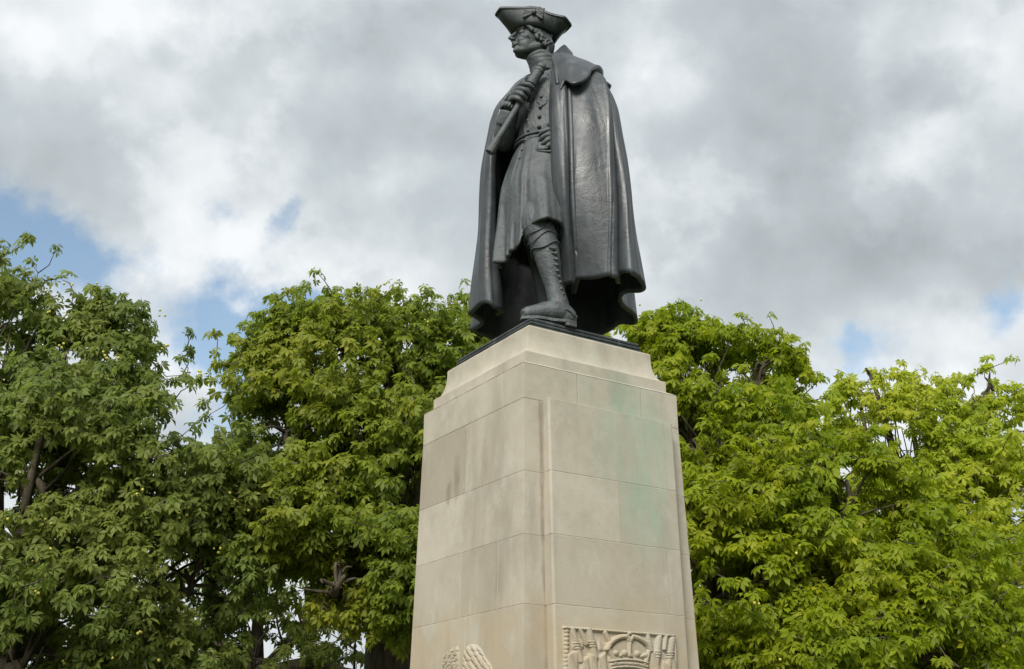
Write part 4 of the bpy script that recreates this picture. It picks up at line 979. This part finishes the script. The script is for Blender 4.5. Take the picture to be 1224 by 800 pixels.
    me.polygons.foreach_set('loop_start', np.arange(0, len(F_) * 3, 3, dtype=np.int32)); me.update(calc_edges=True)
    at = me.attributes.new('tint', 'FLOAT', 'POINT'); at.data.foreach_set('value', T_.astype(np.float32)); me.materials.append(mat)
    o = link('crown', me, None, smooth=False); child(o, t); o['kind'] = 'stuff'
    # ---- the nearest leaves, one object each, sharing a few meshes
    lm = {}
    for i in sorted(single):
        tb = int(tint[i] * 3.999); key = (int(kind[i]), tb)
        if key not in lm:
            tv, tf = TEMPL[key[0]]; m2 = mesh('leaf', tv, tf); m2.attributes.new('tint', 'FLOAT', 'POINT').data.foreach_set('value', np.full(len(tv), (tb + .5) / 4, np.float32)); m2.materials.append(mat); lm[key] = m2
        o = bpy.data.objects.new('leaf', lm[key]); COL.objects.link(o); o.parent = t
        mm = Matrix([[*M[i][0], joint[i][0] - base[0]], [*M[i][1], joint[i][1] - base[1]], [*M[i][2], joint[i][2]], [0, 0, 0, 1]]); o.matrix_local = mm
    if fruit:
        g = Geo(); fc = np.where((d[:, 1] < -.1) & (rr2 > .8))[0]; fs = rs.choice(fc, min(fruit, len(fc)), replace=False)
        for i in fs:
            for k in range(rs.integers(1, 4)): g.ell(p[i] + rs.normal(0, .035, 3) + d[i] * .20 - np.array([0, .06, .04]), AX, (rs.uniform(.014, .021),) * 3, 7, 5)
        o = g.obj('chestnut_fruit', HUSK); child(o, t); o['kind'] = 'stuff'
    return t, len(F_)

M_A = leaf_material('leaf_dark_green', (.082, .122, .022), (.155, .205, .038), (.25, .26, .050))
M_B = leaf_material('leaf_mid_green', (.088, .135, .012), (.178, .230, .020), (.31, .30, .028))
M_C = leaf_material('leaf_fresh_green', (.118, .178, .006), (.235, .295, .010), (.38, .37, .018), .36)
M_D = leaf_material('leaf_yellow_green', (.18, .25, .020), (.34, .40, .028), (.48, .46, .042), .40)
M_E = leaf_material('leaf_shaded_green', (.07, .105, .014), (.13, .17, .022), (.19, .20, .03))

def XY(px, Y): return (float((px - 612) / 1454 * Y), Y)
tot = 0
# name, lobes: (px, py, Y, radius m, vertical factor)
t_, n_ = tree('dark green chestnut tree dotted with yellow fruit, filling the left edge of the view', XY(-30, 15.2), 3.2,
     [(20, 440, 15.5, 1.35, 1.0), (110, 440, 15.2, 1.15, .95), (-60, 420, 15.5, 1.6, 1.1), (170, 540, 14.6, 1.3, .85), (60, 560, 14.2, 1.5, .9), (245, 588, 15.0, 1.0, .8), (-50, 620, 14.5, 1.7, 1.0),
      (120, 680, 14.2, 1.5, .8), (30, 760, 14.2, 1.6, .9), (220, 680, 15.0, 1.2, .8), (150, 840, 15, 1.6, .8), (300, 600, 15.6, .9, .8), (130, 375, 15.4, .55, .7), (-10, 365, 15.6, .7, .8)],
     4900, .138, M_A, 21, .34, (0, .92), fruit=95, sparse=.12, limb_paths=[([(-60, 800, 14.6), (0, 685, 14.3), (45, 625, 14.1), (90, 590, 14.0), (150, 540, 14.0)], .13, .025), ([(18, 660, 14.2), (40, 560, 14.1), (62, 470, 14.2), (80, 420, 14.4)], .07, .015)]); tot += n_
t_, n_ = tree('large green chestnut tree with yellowing sprays, directly left of the plinth', XY(455, 17.0), 3.6,
     [(370, 430, 17.0, 1.25, .95), (440, 440, 16.8, 1.3, .95), (520, 440, 17.2, 1.2, .9), (345, 505, 16.4, 1.1, .8), (430, 540, 16.0, 1.5, .9), (300, 590, 15.8, 1.1, .75), (380, 620, 15.4, 1.2, .7), (500, 560, 16.2, 1.3, .9),
      (460, 660, 15.0, 1.0, .6), (400, 690, 14.8, .8, .55), (560, 480, 17.6, 1.3, .9), (350, 395, 17.0, .6, .9), (560, 400, 17.6, .8, .9), (600, 560, 17.5, 1.5, 1.), (470, 395, 17.1, .75, .8), (500, 720, 15.2, .8, .6)],
     5200, .140, M_B, 22, .36, (0, 1.), fruit=22, sparse=.06); tot += n_
t_, n_ = tree('bright green chestnut tree rising just right of the plinth, dense with fresh leaves', XY(905, 16.5), 3.4,
     [(800, 440, 17.0, 1.05, .9), (860, 440, 17.0, 1.05, .9), (910, 430, 16.8, .75, .7), (830, 520, 16.2, 1.2, .9), (900, 530, 16.2, 1.2, .85), (850, 620, 15.4, 1.2, .75), (950, 610, 15.4, 1.3, .8), (1010, 590, 15.8, 1.15, .8),
      (900, 690, 14.8, 1.1, .6), (1000, 690, 15.0, 1.2, .7), (1080, 660, 15.4, 1.2, .8), (1060, 750, 14.8, 1.1, .7), (980, 770, 14.6, 1.1, .6), (860, 760, 15.6, 1.0, .6), (800, 395, 17.2, .6, .7), (1120, 760, 15.2, 1.2, .8), (730, 470, 17.6, 1.2, 1.), (700, 580, 17.5, 1.4, 1.)],
     5800, .138, M_C, 23, .34, (0, 1.), fruit=26, sparse=.05, limb_paths=[([(905, 760, 16.0), (880, 715, 15.8), (850, 720, 15.6), (815, 740, 15.4)], .09, .02)]); tot += n_
t_, n_ = tree('airy yellow green chestnut tree with bare upper branches showing, rightmost of all', XY(1130, 18.5), 3.0,
     [(1030, 480, 18.6, .75, .9), (1065, 520, 18.4, 1.0, .9), (1120, 515, 18.4, .95, .9), (1180, 515, 18.6, 1.0, .9), (1240, 520, 18.6, 1.4, 1.), (1110, 590, 17.6, 1.2, .75), (1190, 600, 17.4, 1.3, .8), (1040, 600, 17.8, 1.0, .7),
      (1170, 690, 16.6, 1.2, .7), (1240, 700, 17, 1.5, .8), (1045, 450, 18.6, .36, 1.1), (1082, 452, 18.6, .34, 1.1), (1178, 458, 18.6, .36, .9), (1130, 470, 18.6, .4, .9), (1200, 790, 16.6, 1.3, .8), (1280, 620, 18, 1.6, 1.)],
     3000, .138, M_D, 24, .14, (.1, 1.), fruit=8, sparse=.24, limb_paths=[([(1130, 800, 17.5), (1150, 700, 17.8), (1155, 600, 18.2), (1160, 500, 18.5)], .10, .02), ([(1150, 800, 17.2), (1190, 740, 17.4), (1220, 660, 17.8), (1235, 560, 18.4)], .11, .03), ([(1100, 800, 17.8), (1080, 690, 18), (1050, 590, 18.3), (1030, 500, 18.5)], .06, .012)]); tot += n_
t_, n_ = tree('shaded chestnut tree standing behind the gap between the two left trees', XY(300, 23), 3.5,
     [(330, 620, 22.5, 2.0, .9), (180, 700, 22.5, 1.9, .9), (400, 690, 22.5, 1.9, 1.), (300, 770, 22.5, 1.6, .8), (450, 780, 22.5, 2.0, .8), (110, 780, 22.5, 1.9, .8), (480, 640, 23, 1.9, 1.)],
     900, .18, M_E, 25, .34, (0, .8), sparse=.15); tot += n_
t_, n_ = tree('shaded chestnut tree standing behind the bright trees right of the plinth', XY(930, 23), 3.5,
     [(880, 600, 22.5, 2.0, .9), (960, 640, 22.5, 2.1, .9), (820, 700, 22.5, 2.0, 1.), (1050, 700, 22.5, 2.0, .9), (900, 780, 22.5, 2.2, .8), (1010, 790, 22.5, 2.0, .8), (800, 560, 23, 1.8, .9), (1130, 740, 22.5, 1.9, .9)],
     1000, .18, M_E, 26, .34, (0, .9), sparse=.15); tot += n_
print('leaf triangles', tot)
